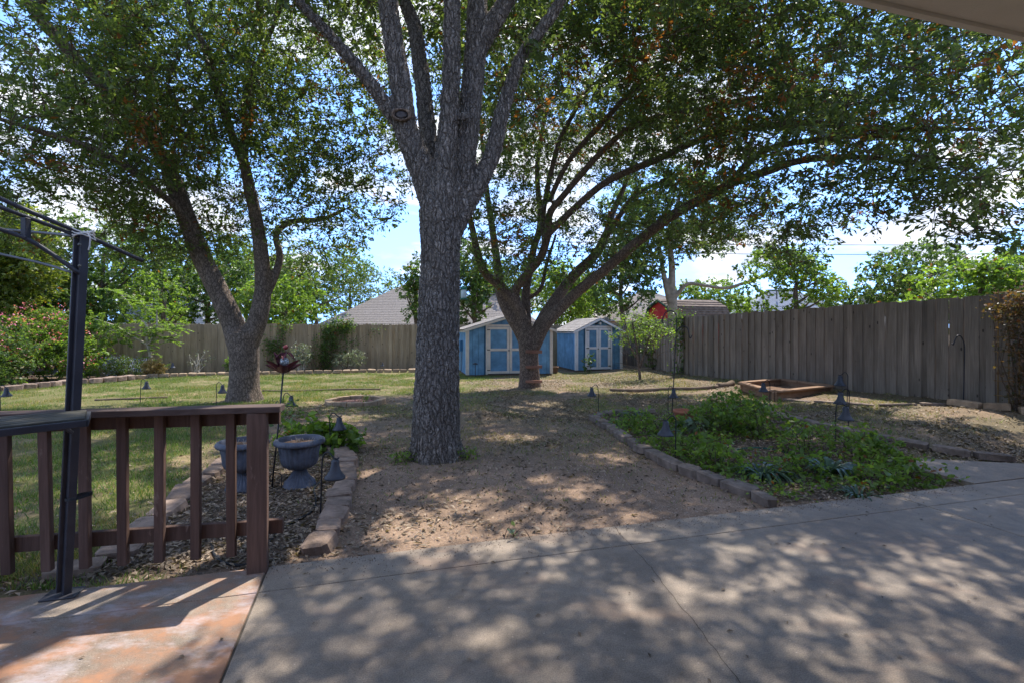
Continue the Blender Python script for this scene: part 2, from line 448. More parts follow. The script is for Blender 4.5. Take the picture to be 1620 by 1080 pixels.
# concrete
def concrete(name, rust):
    q = NM(name)
    n1 = q.noise(0.9, 6, 0.6); n2 = q.noise(9, 6, 0.65); n3 = q.noise(160, 3, 0.6)
    col = q.ramp(n1, (0.3, (0.225, 0.178, 0.14)), (0.7, (0.325, 0.267, 0.21)))
    col = q.mix(0.8, col, q.ramp(n2, (0.3, 0.68), (0.7, 1.2)), 'MULTIPLY')
    col = q.mix(0.9, col, q.ramp(n3, (0.3, 0.62), (0.7, 1.32)), 'MULTIPLY')
    col = q.mix(0.6, col, q.ramp(q.noise(2.4, 7, 0.75, None, 1.2), (0.35, 0.72), (0.6, 1.12)), 'MULTIPLY')
    st = q.ramp(q.noise(1.3, 5, 0.6, q.mapv((1, 1.6, 1))), (0.55, 0.0), (0.72, 0.45))
    col = q.mix(st, col, (0.36, 0.22, 0.145))
    if rust:
        m1 = q.ramp(q.noise(1.5, 6, 0.65), (0.42, 0.0), (0.54, 0.9))
        col = q.mix(m1, col, q.ramp(q.noise(6, 5, 0.7), (0.3, (0.19, 0.105, 0.07)), (0.6, (0.36, 0.18, 0.10))))
        eff = q.ramp(q.noise(2.6, 8, 0.72, q.mapv((1, 1.8, 1))), (0.5, 0.0), (0.68, 0.75))
        col = q.mix(eff, col, (0.46, 0.41, 0.42))
    spk = q.ramp(q.voro(34), (0.05, 1.0), (0.09, 0.0))
    keep = q.ramp(q.noise(30, 2), (0.52, 0.0), (0.58, 0.8))
    col = q.mix(q.math('MULTIPLY', spk, keep), col, (0.06, 0.05, 0.045))
    pale = q.math('MULTIPLY', q.ramp(q.voro(21, q.mapv((1, 1.4, 1))), (0.07, 1.0), (0.12, 0.0)), q.ramp(q.noise(17, 2), (0.52, 0.0), (0.58, 0.6)))
    col = q.mix(pale, col, (0.52, 0.44, 0.38))
    h = q.math('ADD', q.math('MULTIPLY', n3, 0.35), n2)
    MATS[name] = q.done(q.bsdf(col, q.ramp(n2, (0.3, 0.62), (0.7, 0.85)), 0.3, q.bump(h, 0.25, 0.008)))
concrete('concrete', False)
concrete('concrete_rust', True)

# ground: dirt / lawn soil / mulch by area
q = NM('ground_soil')
g1, g2, g3, g4 = q.noise(0.7, 5, 0.6), q.noise(7, 6, 0.7), q.noise(60, 4, 0.7), q.noise(210, 2, 0.6)
dirt = q.ramp(g1, (0.3, (0.215, 0.150, 0.107)), (0.7, (0.345, 0.240, 0.170)))
dirt = q.mix(0.7, dirt, q.ramp(g2, (0.25, 0.6), (0.75, 1.25)), 'MULTIPLY')
dirt = q.mix(0.8, dirt, q.ramp(g3, (0.3, 0.6), (0.7, 1.3)), 'MULTIPLY')
gran = q.voro(120, out='Color')
dirt = q.mix(0.45, dirt, q.mix(1.0, dirt, q.ramp(gran, (0.0, 0.45), (1.0, 1.7)), 'MULTIPLY'))
grassy = q.ramp(q.noise(1.1, 5, 0.65), (0.34, 0.0), (0.54, 0.9))
dirt = q.mix(q.math('MULTIPLY', grassy, q.attr('sparse')), dirt, q.ramp(g3, (0.3, (0.085, 0.075, 0.045)), (0.7, (0.22, 0.18, 0.115))))
lawn = q.ramp(g3, (0.3, (0.07, 0.075, 0.028)), (0.7, (0.20, 0.185, 0.075)))
bare = q.ramp(q.noise(1.6, 5, 0.7), (0.52, 0.0), (0.66, 0.8))
lawn = q.mix(bare, lawn, q.mix(0.7, (0.36, 0.25, 0.16), q.ramp(g2, (0.25, 0.6), (0.75, 1.25)), 'MULTIPLY'))
mul = q.ramp(g3, (0.28, (0.055, 0.04, 0.03)), (0.5, (0.14, 0.10, 0.075)), (0.75, (0.30, 0.225, 0.16)))
col = q.mix(q.attr('lawn'), dirt, lawn)
col = q.mix(q.attr('mulch'), col, mul)
hh = q.math('ADD', g3, q.math('MULTIPLY', g4, 0.5))
MATS['ground_soil'] = q.done(q.bsdf(col, 0.95, 0.1, q.bump(hh, 0.6, 0.015)))

# ------------------------------------------------------------------ areas of the yard
def poly_mask(x, y, pts, soft=0.12):
    x = np.asarray(x, float); y = np.asarray(y, float)
    ins = np.zeros(x.shape, bool); dist = np.full(x.shape, 1e9)
    n = len(pts)
    for i in range(n):
        ax, ay = pts[i][0], pts[i][1]; bx, by = pts[(i + 1) % n][0], pts[(i + 1) % n][1]
        cond = ((ay > y) != (by > y)) & (x < (bx - ax) * (y - ay) / ((by - ay) if by != ay else 1e-9) + ax)
        ins ^= cond
        t = np.clip(((x - ax) * (bx - ax) + (y - ay) * (by - ay)) / ((bx - ax) ** 2 + (by - ay) ** 2 + 1e-12), 0, 1)
        dist = np.minimum(dist, np.hypot(x - ax - t * (bx - ax), y - ay - t * (by - ay)))
    return np.clip(0.5 + np.where(ins, dist, -dist) / soft * 0.5, 0, 1)
BED_R = [G(*p) for p in ((1232, 800), (1150, 768), (1050, 733), (1000, 702), (940, 664), (955, 655), (1060, 652), (1205, 645), (1240, 662), (1332, 683), (1400, 697), (1400, 722), (1530, 764))]
BED_L = [G(*p) for p in ((-150, 950), (60, 912), (150, 896), (235, 830), (300, 770), (352, 735), (400, 712), (540, 712), (550, 745), (535, 800), (490, 880), (430, 893))]
BED_BACK = [G(*p) for p in ((-130, 630), (30, 615), (112, 606), (190, 600), (250, 593.5), (345, 590), (500, 586.5), (655, 584))] + [Vector((-2, 21.5, 0)), Vector((-10, 19.5, 0)), Vector((-17, 18, 0))]
LAWN_Y = [3.0, 4.5, 6.5, 8.5, 10.5, 12.0, 13.5, 16, 20]
LAWN_X = [-2.2, -2.6, -3.2, -3.9, -4.2, -2.4, -1.2, -.5, -.5]
def lawn_mask(x, y):
    b = np.interp(y, LAWN_Y, LAWN_X)
    n = (fbm(np.asarray(x) * .8, np.asarray(y) * .8, 21, 4) - 0.5) * 2.4
    k = np.clip((b - x + n) / 0.9 + 0.2, 0, 1)
    return k * (1 - poly_mask(x, y, BED_L)) * (1 - poly_mask(x, y, BED_BACK))
def mulch_mask(x, y):
    return np.maximum(np.maximum(poly_mask(x, y, BED_R), poly_mask(x, y, BED_L)), poly_mask(x, y, BED_BACK) * 0.8)

# ------------------------------------------------------------------ ground
xs = np.concatenate([[-400, -200, -100, -50, -30, -22], np.arange(-17, 11.01, 0.1), [14, 20, 30, 50, 100, 200, 400]])
ys = np.concatenate([[-60, -25, -10, -4, 0], np.arange(2.0, 23.01, 0.1), [26, 32, 42, 60, 100, 200, 500, 900]])
XX, YY = np.meshgrid(xs, ys)
ZZ = hgt(XX, YY)
nx, ny = len(xs), len(ys)
gm = bpy.data.meshes.new('ground')
idx = np.arange(nx * ny).reshape(ny, nx)
quads = np.stack([idx[:-1, :-1], idx[:-1, 1:], idx[1:, 1:], idx[1:, :-1]], -1).reshape(-1, 4)
gm.vertices.add(nx * ny); gm.vertices.foreach_set('co', np.stack([XX, YY, ZZ], -1).astype(np.float32).ravel())
gm.loops.add(quads.size); gm.loops.foreach_set('vertex_index', quads.astype(np.int32).ravel())
gm.polygons.add(len(quads)); gm.polygons.foreach_set('loop_start', np.arange(0, quads.size, 4, dtype=np.int32))
gm.update(calc_edges=True)
for nme, arr in (('lawn', lawn_mask(XX, YY)), ('mulch', mulch_mask(XX, YY)),
                 ('sparse', np.clip((YY - 5.5) / 4 + np.clip(XX - 3.6, 0, 1), 0, 1))):
    a = gm.attributes.new(nme, 'FLOAT', 'POINT'); a.data.foreach_set('value', arr.astype(np.float32).ravel())
tag(obj('ground', gm, MATS['ground_soil'], smooth=True), kind='structure')

# ------------------------------------------------------------------ patio slabs + walkway
def prism(pts, z0, z1, b=0.006):
    bm = bmesh.new()
    f = bm.faces.new([bm.verts.new((p[0], p[1], z0)) for p in pts])
    ex = bmesh.ops.extrude_face_region(bm, geom=[f])
    for v in [g for g in ex['geom'] if isinstance(g, bmesh.types.BMVert)]: v.co.z = z1
    bmesh.ops.recalc_face_normals(bm, faces=bm.faces[:])
    if b:
        top = [e for e in bm.edges if all(abs(v.co.z - z1) < 1e-6 for v in e.verts)]
        bmesh.ops.bevel(bm, geom=top, offset=b, segments=2, affect='EDGES', profile=0.5)
    me = bpy.data.meshes.new('slab'); bm.to_mesh(me); bm.free()
    return me
patio = tag(bpy.data.objects.new('patio', None), kind='structure'); COL.objects.link(patio)
cols = [(-9.0, -1.606, 0.0), (-1.594, 3.55, 0.0), (3.558, 12.0, 0.0)]
for i, (s0, s1, _) in enumerate(cols):
    for t0, t1 in ((-8, -0.335), (-0.33, 0.0)):
        obj('slab', prism([pat(s0, t0), pat(s1, t0), pat(s1, t1), pat(s0, t1)], -0.14, 0.0), MATS['concrete_rust' if i == 0 else 'concrete'], patio)
walk = tag(obj('path', prism([pat(4.66, 0.012), pat(4.66, 1.02), pat(4.9, 0.98), pat(5.95, 0.42), pat(6.7, 0.012)], -0.12, 0.004), MATS['concrete']), kind='structure')
pbj = obj('joint_filler', prism([pat(-1.61, -8), pat(-1.59, -8), pat(-1.59, 0), pat(-1.61, 0)], -0.1, -0.010, 0), simple('joint_dark', (0.10, 0.085, 0.07), 0.9, 0.1), patio)
# hairline crack in the middle slab: a thin dark groove strip
ck = MB()
cp = [G(972, 838), G(985, 856), G(1000, 872), G(1030, 905), G(1058, 945), G(1095, 990), G(1128, 1035), G(1160, 1075), G(1200, 1130)]
fine = []
for a, b in zip(cp[:-1], cp[1:]):
    for k in range(6):
        p = a.lerp(b, k / 6); p.x += random.uniform(-.006, .006); p.y += random.uniform(-.006, .006); p.z = 0.0015; fine.append(p)
for a, b in zip(fine[:-1], fine[1:]):
    d = (b - a).normalized(); n = Vector((-d.y, d.x, 0)) * 0.0014
    ck.add([a - n, b - n, b + n, a + n], [(0, 1, 2, 3)])
ck.build('crack', simple('crack_dark', (0.06, 0.05, 0.045), 0.9, 0.1), patio)

# ------------------------------------------------------------------ own house: eave over the patio
hs = thing('house', 'own house with a beige stucco soffit and eave jutting over the patio', 'house', pat(0, -6.5))
def pbox(name, s0, s1, t0, t1, z0, z1, m, parent, b=0.0):
    o = obj(name, prism([pat(s0, t0), pat(s1, t0), pat(s1, t1), pat(s0, t1)], z0, z1, b), m, parent)
    o.data.name = name
    return o
pbox('soffit', -4, 12, -6.4, -2.215, 2.60, 2.62, MATS['soffit'], hs)
pbox('fascia', -4, 12, -2.214, -2.19, 2.585, 2.78, MATS['soffit'], hs)
pbox('wall', -4, 12, -6.7, -6.4, 0.0, 2.62, MATS['house_wall'], hs)
rb = MB(); a, b, c, d = pat(-4, -2.15, 2.79), pat(12, -2.15, 2.79), pat(12, -9, 5.0), pat(-4, -9, 5.0)
e = Vector((0, 0, 0.06))
rb.add([a, b, c, d, a + e, b + e, c + e, d + e], [(3, 2, 1, 0), (4, 5, 6, 7), (0, 1, 5, 4), (1, 2, 6, 5), (2, 3, 7, 6), (3, 0, 4, 7)])
rb.build('roof', MATS['roof_grey'], hs)

# ------------------------------------------------------------------ fences: every picket its own part
def picket_meshes(h, dog, n=5):
    out = []
    for i in range(n):
        w = 0.124 * (1 + (i - 2) * 0.012); t = 0.016; k = 0.03 if dog else 0.0
        hh = h + (i - 2) * 0.006
        prof = [(-w / 2, 0), (w / 2, 0), (w / 2, hh - k), (w / 2 - k, hh), (-w / 2 + k, hh), (-w / 2, hh - k)] if dog else [(-w / 2, 0), (w / 2, 0), (w / 2, hh), (-w / 2, hh)]
        m = MB(); np_ = len(prof)
        m.add([(x, -t / 2, z) for x, z in prof] + [(x, t / 2, z) for x, z in prof],
              [tuple(range(np_)), tuple(range(2 * np_ - 1, np_ - 1, -1))] + [(j + np_, (j + 1) % np_ + np_, (j + 1) % np_, j) for j in range(np_)])
        out.append(m.mesh('picket'))
    return out
def fence(label, pts, mat, h, dog, step=0.113):
    p0 = Vector((pts[0][0], pts[0][1], gz(*pts[0])))
    root = thing('wooden_fence', label, 'fence', p0)
    pm = picket_meshes(h, dog)
    for m in pm: m.materials.append(MATS[mat])
    for (ax, ay), (bx, by) in zip(pts[:-1], pts[1:]):
        L = math.hypot(bx - ax, by - ay); ang = math.atan2(by - ay, bx - ax)
        n = int(L / step)
        ux, uy = math.cos(ang), math.sin(ang); vx, vy = -uy, ux            # far side normal
        for i in range(n):
            d = (i + 0.5) * L / n
            x, y = ax + ux * d, ay + uy * d
            o = bpy.data.objects.new('picket', random.choice(pm)); COL.objects.link(o)
            o.parent = root
            off = (.009 if i % 2 else -.009) + random.uniform(-0.003, 0.003)
            o.location = Vector((x + vx * off, y + vy * off, float(hraw(x, y)) - 0.03 + random.uniform(-.012, .012))) - p0
            o.rotation_euler = (random.uniform(-.005, .005), random.uniform(-.0028, .0028), ang + random.uniform(-.012, .012))
        for zr in (0.3, 0.95, 1.6):
            mb = MB(); za, zb = float(hraw(ax, ay)), float(hraw(bx, by))
            mb.beam((ax + vx * .035, ay + vy * .035, za + zr), (bx + vx * .035, by + vy * .035, zb + zr), 0.04, 0.09)
            mb.build('rail', MATS[mat], root)
        k = max(2, int(L / 2.4) + 1)
        for i in range(k):
            d = L * i / (k - 1); x, y = ax + ux * d + vx * .11, ay + uy * d + vy * .11
            MB().cbox((x, y, float(hraw(x, y)) + h / 2 - 0.05), (.09, .09, h - .02), Matrix.Rotation(ang, 3, 'Z')).build('post', MATS[mat], root)
    return root
FR = [(4.7, 22.9), (5.4, 16.3), (8.1, 8.0), (10.4, 0.9)]
FB = [(-16.0, 18.0), (4.65, 22.9)]
fence('tan dog-eared picket fence across the back of the yard behind the sheds', FB, 'fence_tan', 1.83, True)
fence('grey weathered, shade-toned plank fence running along the side past the trellis', FR, 'fence_grey', 1.83, False)

# ------------------------------------------------------------------ sheds
def shed(label, corner, width, depth, wall, ridge, ang, door_x, door_w, door_h, leafs, trim, loc_light, groove=0.2):
    base = Vector((corner[0], corner[1], gz(corner[0], corner[1])))
    t = thing('garden_shed', label, 'shed', base, ang)
    L = lambda mb, name, m, par=t: obj(name, mb.mesh(name), MATS[m], par, local=True)
    z0 = 0.06
    # floor skid
    L(MB().cbox((width / 2, depth / 2, 0.02), (width - .04, depth - .04, 0.12)), 'skid', 'pole_wood')
    def gable(y0, y1):
        m = MB(); pr = [(0, z0), (width, z0), (width, wall), (width / 2, ridge), (0, wall)]
        m.add([(x, y0, z) for x, z in pr] + [(x, y1, z) for x, z in pr], [(0, 1, 2, 3, 4), (9, 8, 7, 6, 5)] + [(j + 5, (j + 1) % 5 + 5, (j + 1) % 5, j) for j in range(5)])
        return m
    L(gable(0.02, 0.05), 'front_wall', 'shed_groove'); L(gable(depth - .05, depth - .02), 'back_wall', 'shed_groove')
    # vertical siding boards, front and sides, a groove between each
    n = round(width / groove); bw = width / n
    for i in range(n):
        x0, x1 = i * bw + .005, (i + 1) * bw - .005
        if door_x - .02 < (x0 + x1) / 2 < door_x + door_w + .02: 
            zl = door_h + .02
        else: zl = z0
        zt = lambda x: wall + (ridge - wall) * (1 - abs(x - width / 2) / (width / 2)) - .01
        if zl > min(zt(x0), zt(x1)): continue
        pr = [(x0, zl), (x1, zl), (x1, zt(x1)), (x0, zt(x0))]
        m = MB().add([(x, 0.0, z) for x, z in pr] + [(x, 0.02, z) for x, z in pr], [(0, 1, 2, 3), (7, 6, 5, 4)] + [(j + 4, (j + 1) % 4 + 4, (j + 1) % 4, j) for j in range(4)])
        L(m, 'siding_board', 'shed_blue')
    ns = round(depth / groove); bs = depth / ns
    for xs_, nm in ((0.0, 'side_wall'), (width, 'side_wall')):
        L(MB().box((xs_ + (.035 if xs_ == 0 else -.035), depth / 2, (z0 + wall) / 2), (.03, depth - .1, wall - z0)), nm, 'shed_groove')
        for i in range(ns):
            L(MB().box((xs_ + (.01 if xs_ == 0 else -.01), (i + .5) * bs, (z0 + wall) / 2), (.02, bs - .01, wall - z0 - .002)), 'siding_board', 'shed_blue')
    # corner trim + eave trim
    for x in (0.045, width - 0.045): L(MB().cbox((x, -.011, (z0 + wall) / 2), (.09, .02, wall - z0)), 'corner_trim', trim)
    for x in (-.011, width + .011): L(MB().cbox((x, .04, (z0 + wall) / 2), (.02, .10, wall - z0)), 'corner_trim', trim)
    L(MB().cbox((-.012, depth / 2, wall - .05), (.02, depth, .09)), 'eave_trim', trim)
    # roof slopes with shingle courses, rake boards
    oh = 0.12
    sl_ = math.hypot(width / 2 + oh, (ridge - wall) * (1 + oh / (width / 2)))
    for sgn in (-1, 1):
        k = (ridge - wall) / (width / 2)
        xr, xe = width / 2, (width + oh if sgn > 0 else -oh)
        zr, ze = ridge + .02, wall - k * oh + .02
        dvec = Vector((xe - xr, 0, ze - zr)); nrm = Vector((-dvec.z * (1 if sgn > 0 else -1), 0, abs(dvec.x))).normalized()
        m = MB(); ra = Vector((xr, -oh, zr)); ea = ra + dvec; rb_ = Vector((xr, depth + oh, zr)); eb = rb_ + dvec
        u = nrm * .02
        m.add([ra, ea, eb, rb_, ra + u, ea + u, eb + u, rb_ + u], [(0, 1, 2, 3), (7, 6, 5, 4), (0, 4, 5, 1), (1, 5, 6, 2), (2, 6, 7, 3), (3, 7, 4, 0)])
        deck = L(m, 'roof', 'shingle')
        nc = int(dvec.length / 0.14)
        for c in range(nc):
            a0, a1 = c / nc, (c + 1.15) / nc
            a1 = min(a1, 1.01)
            y = -oh - .01
            while y < depth + oh:
                w = random.uniform(.26, .34); y1 = min(y + w, depth + oh + .01)
                A = Vector((xr, 0, zr)) + dvec * a0 + u * 1.1; B = Vector((xr, 0, zr)) + dvec * a1 + u * 1.6
                th = nrm * .006
                mm = MB().add([A + Vector((0, y, 0)), B + Vector((0, y, 0)), B + Vector((0, y1 - .006, 0)), A + Vector((0, y1 - .006, 0)), A + Vector((0, y, 0)) + th, B + Vector((0, y, 0)) + th, B + Vector((0, y1 - .006, 0)) + th, A + Vector((0, y1 - .006, 0)) + th],
                         [(0, 1, 2, 3), (7, 6, 5, 4), (0, 4, 5, 1), (1, 5, 6, 2), (2, 6, 7, 3), (3, 7, 4, 0)])
                so_ = obj('shingle', mm.mesh('shingle'), MATS['shingle'], deck, local=True)
                y = y1
        L(MB().beam(Vector((xr, -oh - .012, zr - .03)), Vector((xe, -oh - .012, ze - .03)), .02, .075), 'rake_board', trim)
    # door
    fr = MB()
    for bxs in (((door_x + .035, door_h / 2 + z0 / 2), (.07, door_h - z0)), ((door_x + door_w - .035, door_h / 2 + z0 / 2), (.07, door_h - z0)), ((door_x + door_w / 2, door_h + .03), (door_w, .07))):
        fr.cbox((bxs[0][0], -.013, bxs[0][1]), (bxs[1][0], .026, bxs[1][1]))
    L(fr, 'door_frame', trim)
    lw = (door_w - .15) / leafs
    for i in range(leafs):
        x0 = door_x + .075 + i * lw; x1 = x0 + lw - .01; zb, zt_ = z0 + .03, door_h - .015
        dp = L(MB().box(((x0 + x1) / 2, .006, (zb + zt_) / 2), (x1 - x0, .02, zt_ - zb)), 'door', 'shed_blue')
        tw = .085; zm = (zb + zt_) / 2 + .02
        for cc, ss in ((((x0 + tw / 2), (zb + zt_) / 2), (tw, zt_ - zb)), (((x1 - tw / 2), (zb + zt_) / 2), (tw, zt_ - zb)),
                       (((x0 + x1) / 2, zt_ - tw / 2), (x1 - x0 - 2 * tw, tw)), (((x0 + x1) / 2, zb + tw / 2), (x1 - x0 - 2 * tw, tw)), (((x0 + x1) / 2, zm), (x1 - x0 - 2 * tw, tw))):
            obj('door_trim', MB().cbox((cc[0], -.014, cc[1]), (ss[0], .02, ss[1])).mesh('door_trim'), MATS[trim], dp, local=True)
        for zh in (zb + .12, zm, zt_ - .1):
            hx = x0 - .01 if i == 0 else x1 + .01
            obj('hinge', MB().cbox((hx + (.03 if i == 0 else -.03), -.029, zh), (.11, .008, .035)).mesh('hinge'), MATS['hardware'], dp, local=True)
    obj('handle', MB().ball((door_x + door_w / 2 - .03, -.045, (z0 + door_h) / 2), .025, 6).mesh('handle'), MATS['hardware'], dp, local=True)
    if loc_light:
        lm = MB().cbox((width / 2 - .12, -.04, ridge - .17), (.1, .07, .09)); L(lm, 'sensor_box', 'metal_black')
        L(MB().ball((width / 2 + .02, -.06, ridge - .17), .055, 8), 'flood_lamp', 'house_white')
    return t
SA = R(12)
c1, c2 = G(738, 595), G(911, 588)
shed('wide blue shed with cream trimmed double doors behind the laddered tree', c1, 3.02, 2.4, 1.58, 2.04, SA, 0.66, 1.66, 1.69, 2, 'shed_trim', False, 0.203)
shed('narrow blue shed with white double doors and lamp near the side fence', c2, 1.86, 2.4, 1.53, 1.98, SA, 0.37, 1.08, 1.66, 2, 'shed_trim_white', True, 0.155)
# meter box on the wide shed's side wall: a fixture with a conduit
ub = c1 + Vector((-math.sin(SA) * 1.2, math.cos(SA) * 1.2, 0)); 
mb_ = thing('utility_box', 'small grey blue box with conduit on the side wall of the wide shed', 'utility box', ub + Vector((-.03, 0, .9)))
MB().cbox(ub + Vector((-.05, 0, 1.0)), (.09, .22, .38), Matrix.Rotation(SA, 3, 'Z')).build('box', MATS['shed_groove'], mb_)
MB().tube([ub + Vector((-.05, 0, .8)), ub + Vector((-.05, 0, .1))], .018, 6).build('conduit', MATS['hardware'], mb_)

# ------------------------------------------------------------------ trees
def curve_pts(pts, sub=4):
    """Catmull-Rom through (x,y,z,r) rows"""
    p = np.array(pts, float); out = []
    for i in range(len(p) - 1):
        a, b, c, d = p[max(i - 1, 0)], p[i], p[i + 1], p[min(i + 2, len(p) - 1)]
        for k in range(sub):
            t = k / sub
            out.append(0.5 * ((2 * b) + (c - a) * t + (2 * a - 5 * b + 4 * c - d) * t * t + (3 * b - a - 3 * c + d) * t ** 3))
    out.append(p[-1])
    return np.array(out)
def remesh(mb, voxel, smooth=6):
    me = mb.mesh('tmp'); o = bpy.data.objects.new('tmp', me); COL.objects.link(o)
    r = o.modifiers.new('r', 'REMESH'); r.mode = 'VOXEL'; r.voxel_size = voxel
    s = o.modifiers.new('s', 'SMOOTH'); s.iterations = smooth; s.factor = 0.5
    dg = bpy.context.evaluated_depsgraph_get()
    out = bpy.data.meshes.new_from_object(o.evaluated_get(dg))
    bpy.data.objects.remove(o); bpy.data.meshes.remove(me)
    return out
def clumps_in(lobes, spacing, n_try=30000):
    """points spread through ellipsoid lobes (c, r, weight); uneven"""
    pts = []
    vol = np.array([l[1][0] * l[1][1] * l[1][2] * (l[2] if len(l) > 2 else 1) for l in lobes])
    cell = {}
    for _ in range(n_try):
        l = lobes[rng.choice(len(lobes), p=vol / vol.sum())]
        d = rng.normal(size=3); d /= np.linalg.norm(d)
        rad = rng.uniform(0.12, 1.0) ** (1 / 2.6)
        p = np.array(l[0]) + d * rad * np.array(l[1])
        sp = spacing * (0.7 + 0.75 * vnoise(p[0] * .9 + p[2] * .7, p[1] * .9 - p[2] * .5, 5))
        key = tuple((p / spacing).astype(int))
        ok = True
        for i in (-1, 0, 1):
            for j in (-1, 0, 1):
                for k in (-1, 0, 1):
                    for qq in cell.get((key[0] + i, key[1] + j, key[2] + k), ()):
                        if ((qq - p) ** 2).sum() < sp * sp: ok = False; break
                    if not ok: break
                if not ok: break
            if not ok: break
        if ok:
            cell.setdefault(key, []).append(p); pts.append(p)
    return np.array(pts)
def grow(skel, pts, mbt, r_tip=0.006, r_max=0.03, sides=5):
    """join every clump to the skeleton by a curved twig; returns nothing, adds tubes to mbt"""
    nodes = [np.asarray(s[:3]) for s in skel]; rad = [s[3] for s in skel]
    A = np.array(nodes); order = []
    dist = np.array([np.min(((A - p) ** 2).sum(1)) for p in pts])
    for i in np.argsort(dist):
        p = pts[i]; B = np.array(nodes)
        dd = np.sqrt(((B - p) ** 2).sum(1)) + np.where(B[:, 2] > p[2] + .3, 0.4, 0)
        j = int(np.argmin(dd)); b = B[j]; L = np.linalg.norm(p - b)
        if L < 0.05: continue
        r0 = min(rad[j] * 0.7, r_max, r_tip + L * 0.012); r0 = max(r0, r_tip * 1.3)
        mid = (b + p) / 2 + rng.normal(size=3) * L * 0.1 + np.array([0, 0, L * 0.12])
        q1 = b * .25 + mid * .5 + p * .25
        path = [b, (b + mid) / 2 + rng.normal(size=3) * L * .03, mid, (mid + p) / 2 + rng.normal(size=3) * L * .03, p]
        rr = np.linspace(r0, r_tip, 5)
        mbt.tube(path, list(rr), sides, False)
        for pt, r_ in zip(path[1:], rr[1:]): nodes.append(np.asarray(pt)); rad.append(r_)
def foliage(pts, per, size, spread, mat, name, parent, twigs=None, aspect=0.42, sub=7, droop=0.3, dead_p=0.05, up=0.5, jit=0.042, flat=0.75):
    m = len(pts)
    cl = np.repeat(np.arange(m), sub)
    d = unit(rng.normal(size=(m * sub, 3)) * np.array([1, 1, flat]) + np.array([0, 0, -0.12]))
    Ls = spread * rng.uniform(0.55, 1.25, m * sub)
    ends = pts[cl] + d * Ls[:, None]
    if twigs is not None:
        for i in range(len(cl)):
            twigs.tube([pts[cl[i]], ends[i]], [.007, .002], 3, False)
    nl = max(1, per // sub)
    t = np.sqrt(rng.uniform(0.06, 1.1, (m * sub, nl)))
    c = pts[cl][:, None] + d[:, None] * (Ls[:, None] * t)[:, :, None] + rng.normal(size=(m * sub, nl, 3)) * jit
    c = c.reshape(-1, 3)
    ax = np.repeat(d, nl, axis=0)
    v = leaves_verts(c, size, aspect, up, droop, ax)
    cr_ = rng.uniform(-0.22, 0.22, m)
    rn = np.clip(0.45 + np.repeat(cr_[cl], nl) + rng.normal(size=len(c)) * 0.22, 0, 1)
    dcl = (rng.uniform(size=m) < dead_p) * rng.uniform(0.3, 0.9, m)
    dd = (rng.uniform(size=len(c)) < np.repeat(dcl[cl], nl) + 0.012).astype(float)
    me = fast_mesh(name, v, 4, {'rnd': rn, 'dead': dd})
    o = obj(name, me, MATS[mat], parent)
    return o
def limb(rows, Yr=None):
    """rows (px, py, Y, width_px) -> curve of (x,y,z,r)"""
    return curve_pts([(*P(a, b, Y), w * Y / F / 2) for a, b, Y, w in rows], 4)
def big_tree(name, label, base, limbs, bark, leaf, lobes, spacing, per, size, spread, voxel, flare, dead_p, sm=6, sub=7, extra=None, clear=None, group=None, slim=1.0):
    t = thing(name, label, 'tree', base, 0, group)
    mb = MB(); skel = []
    for l in limbs:
        l[:, 3] *= slim
        mb.tube([r[:3] for r in l], [max(r[3], voxel * 1.1) for r in l], 14)
        skel += list(l)
    for k in range(flare[0]):                                   # buttress roots
        a = 2 * math.pi * (k + random.uniform(-.25, .25)) / flare[0]
        d = Vector((math.cos(a), math.sin(a), 0)); r = flare[1]
        mb.tube([base + d * r * .5 + Vector((0, 0, r * 1.6)), base + d * r * .66 + Vector((0, 0, r * .6)), base + d * r * .9 + Vector((0, 0, .02)), base + d * r * 1.15 + Vector((0, 0, -.14))],
                [r * .3, r * .42, r * .38, r * .3], 10)
    if extra: extra(mb)
    obj('trunk', remesh(mb, voxel, sm), MATS[bark], t, True)
    pts = clumps_in(lobes, spacing)
    if clear is not None: pts = pts[clear(pts)]
    pts = pts[sun_holes(pts)]
    thick = np.array([s_[:3] for s_ in skel if s_[3] > .055])
    if len(thick): pts = pts[np.array([np.min(((thick - p) ** 2).sum(1)) > .30 ** 2 for p in pts])]
    tw = MB()
    hi = [s for s in skel if s[2] > base[2] + 1.9 and s[3] < 0.16] or skel
    grow(hi, pts, tw)
    foliage(pts, per, size, spread, leaf, 'crown', t, tw, dead_p=dead_p, sub=sub)
    tag(tw.build('twigs', MATS['twig'], t), kind='stuff')
    return t, pts
def in_view_gap(x0, x1, y0, y1):
    def f(p):
        px = CX + F * p[:, 0] / p[:, 1]; py = HY - F * (p[:, 2] - CH) / p[:, 1]
        return ~((px > x0) & (px < x1) & (py > y0) & (py < y1))
    return f

HOLES = [(pat_xy[0], pat_xy[1], r) for pat_xy, r in [((-1.9, 2.75), .75), ((-2.3, 2.6), .5)]]
HOLES += [(G(a, b).x, G(a, b).y, r * .62) for a, b, r in ((700, 850, .6), (620, 830, .5), (800, 860, .6), (760, 790, .5), (900, 770, .6), (980, 720, .5), (820, 690, .6), (1000, 820, .5), (560, 660, .8), (860, 640, .7),
          (300, 720, .7), (200, 780, .6), (150, 690, .7), (1100, 940, .4), (1480, 940, .4), (1450, 660, .6), (1200, 660, .5))]
def sun_holes(p):
    s = np.array(sdir); k = np.ones(len(p), bool)
    for hx, hy, r in HOLES:
        d = p - np.array([hx, hy, 0.0]); k &= np.linalg.norm(d - np.outer(d @ s, s), axis=1) > r
    return k
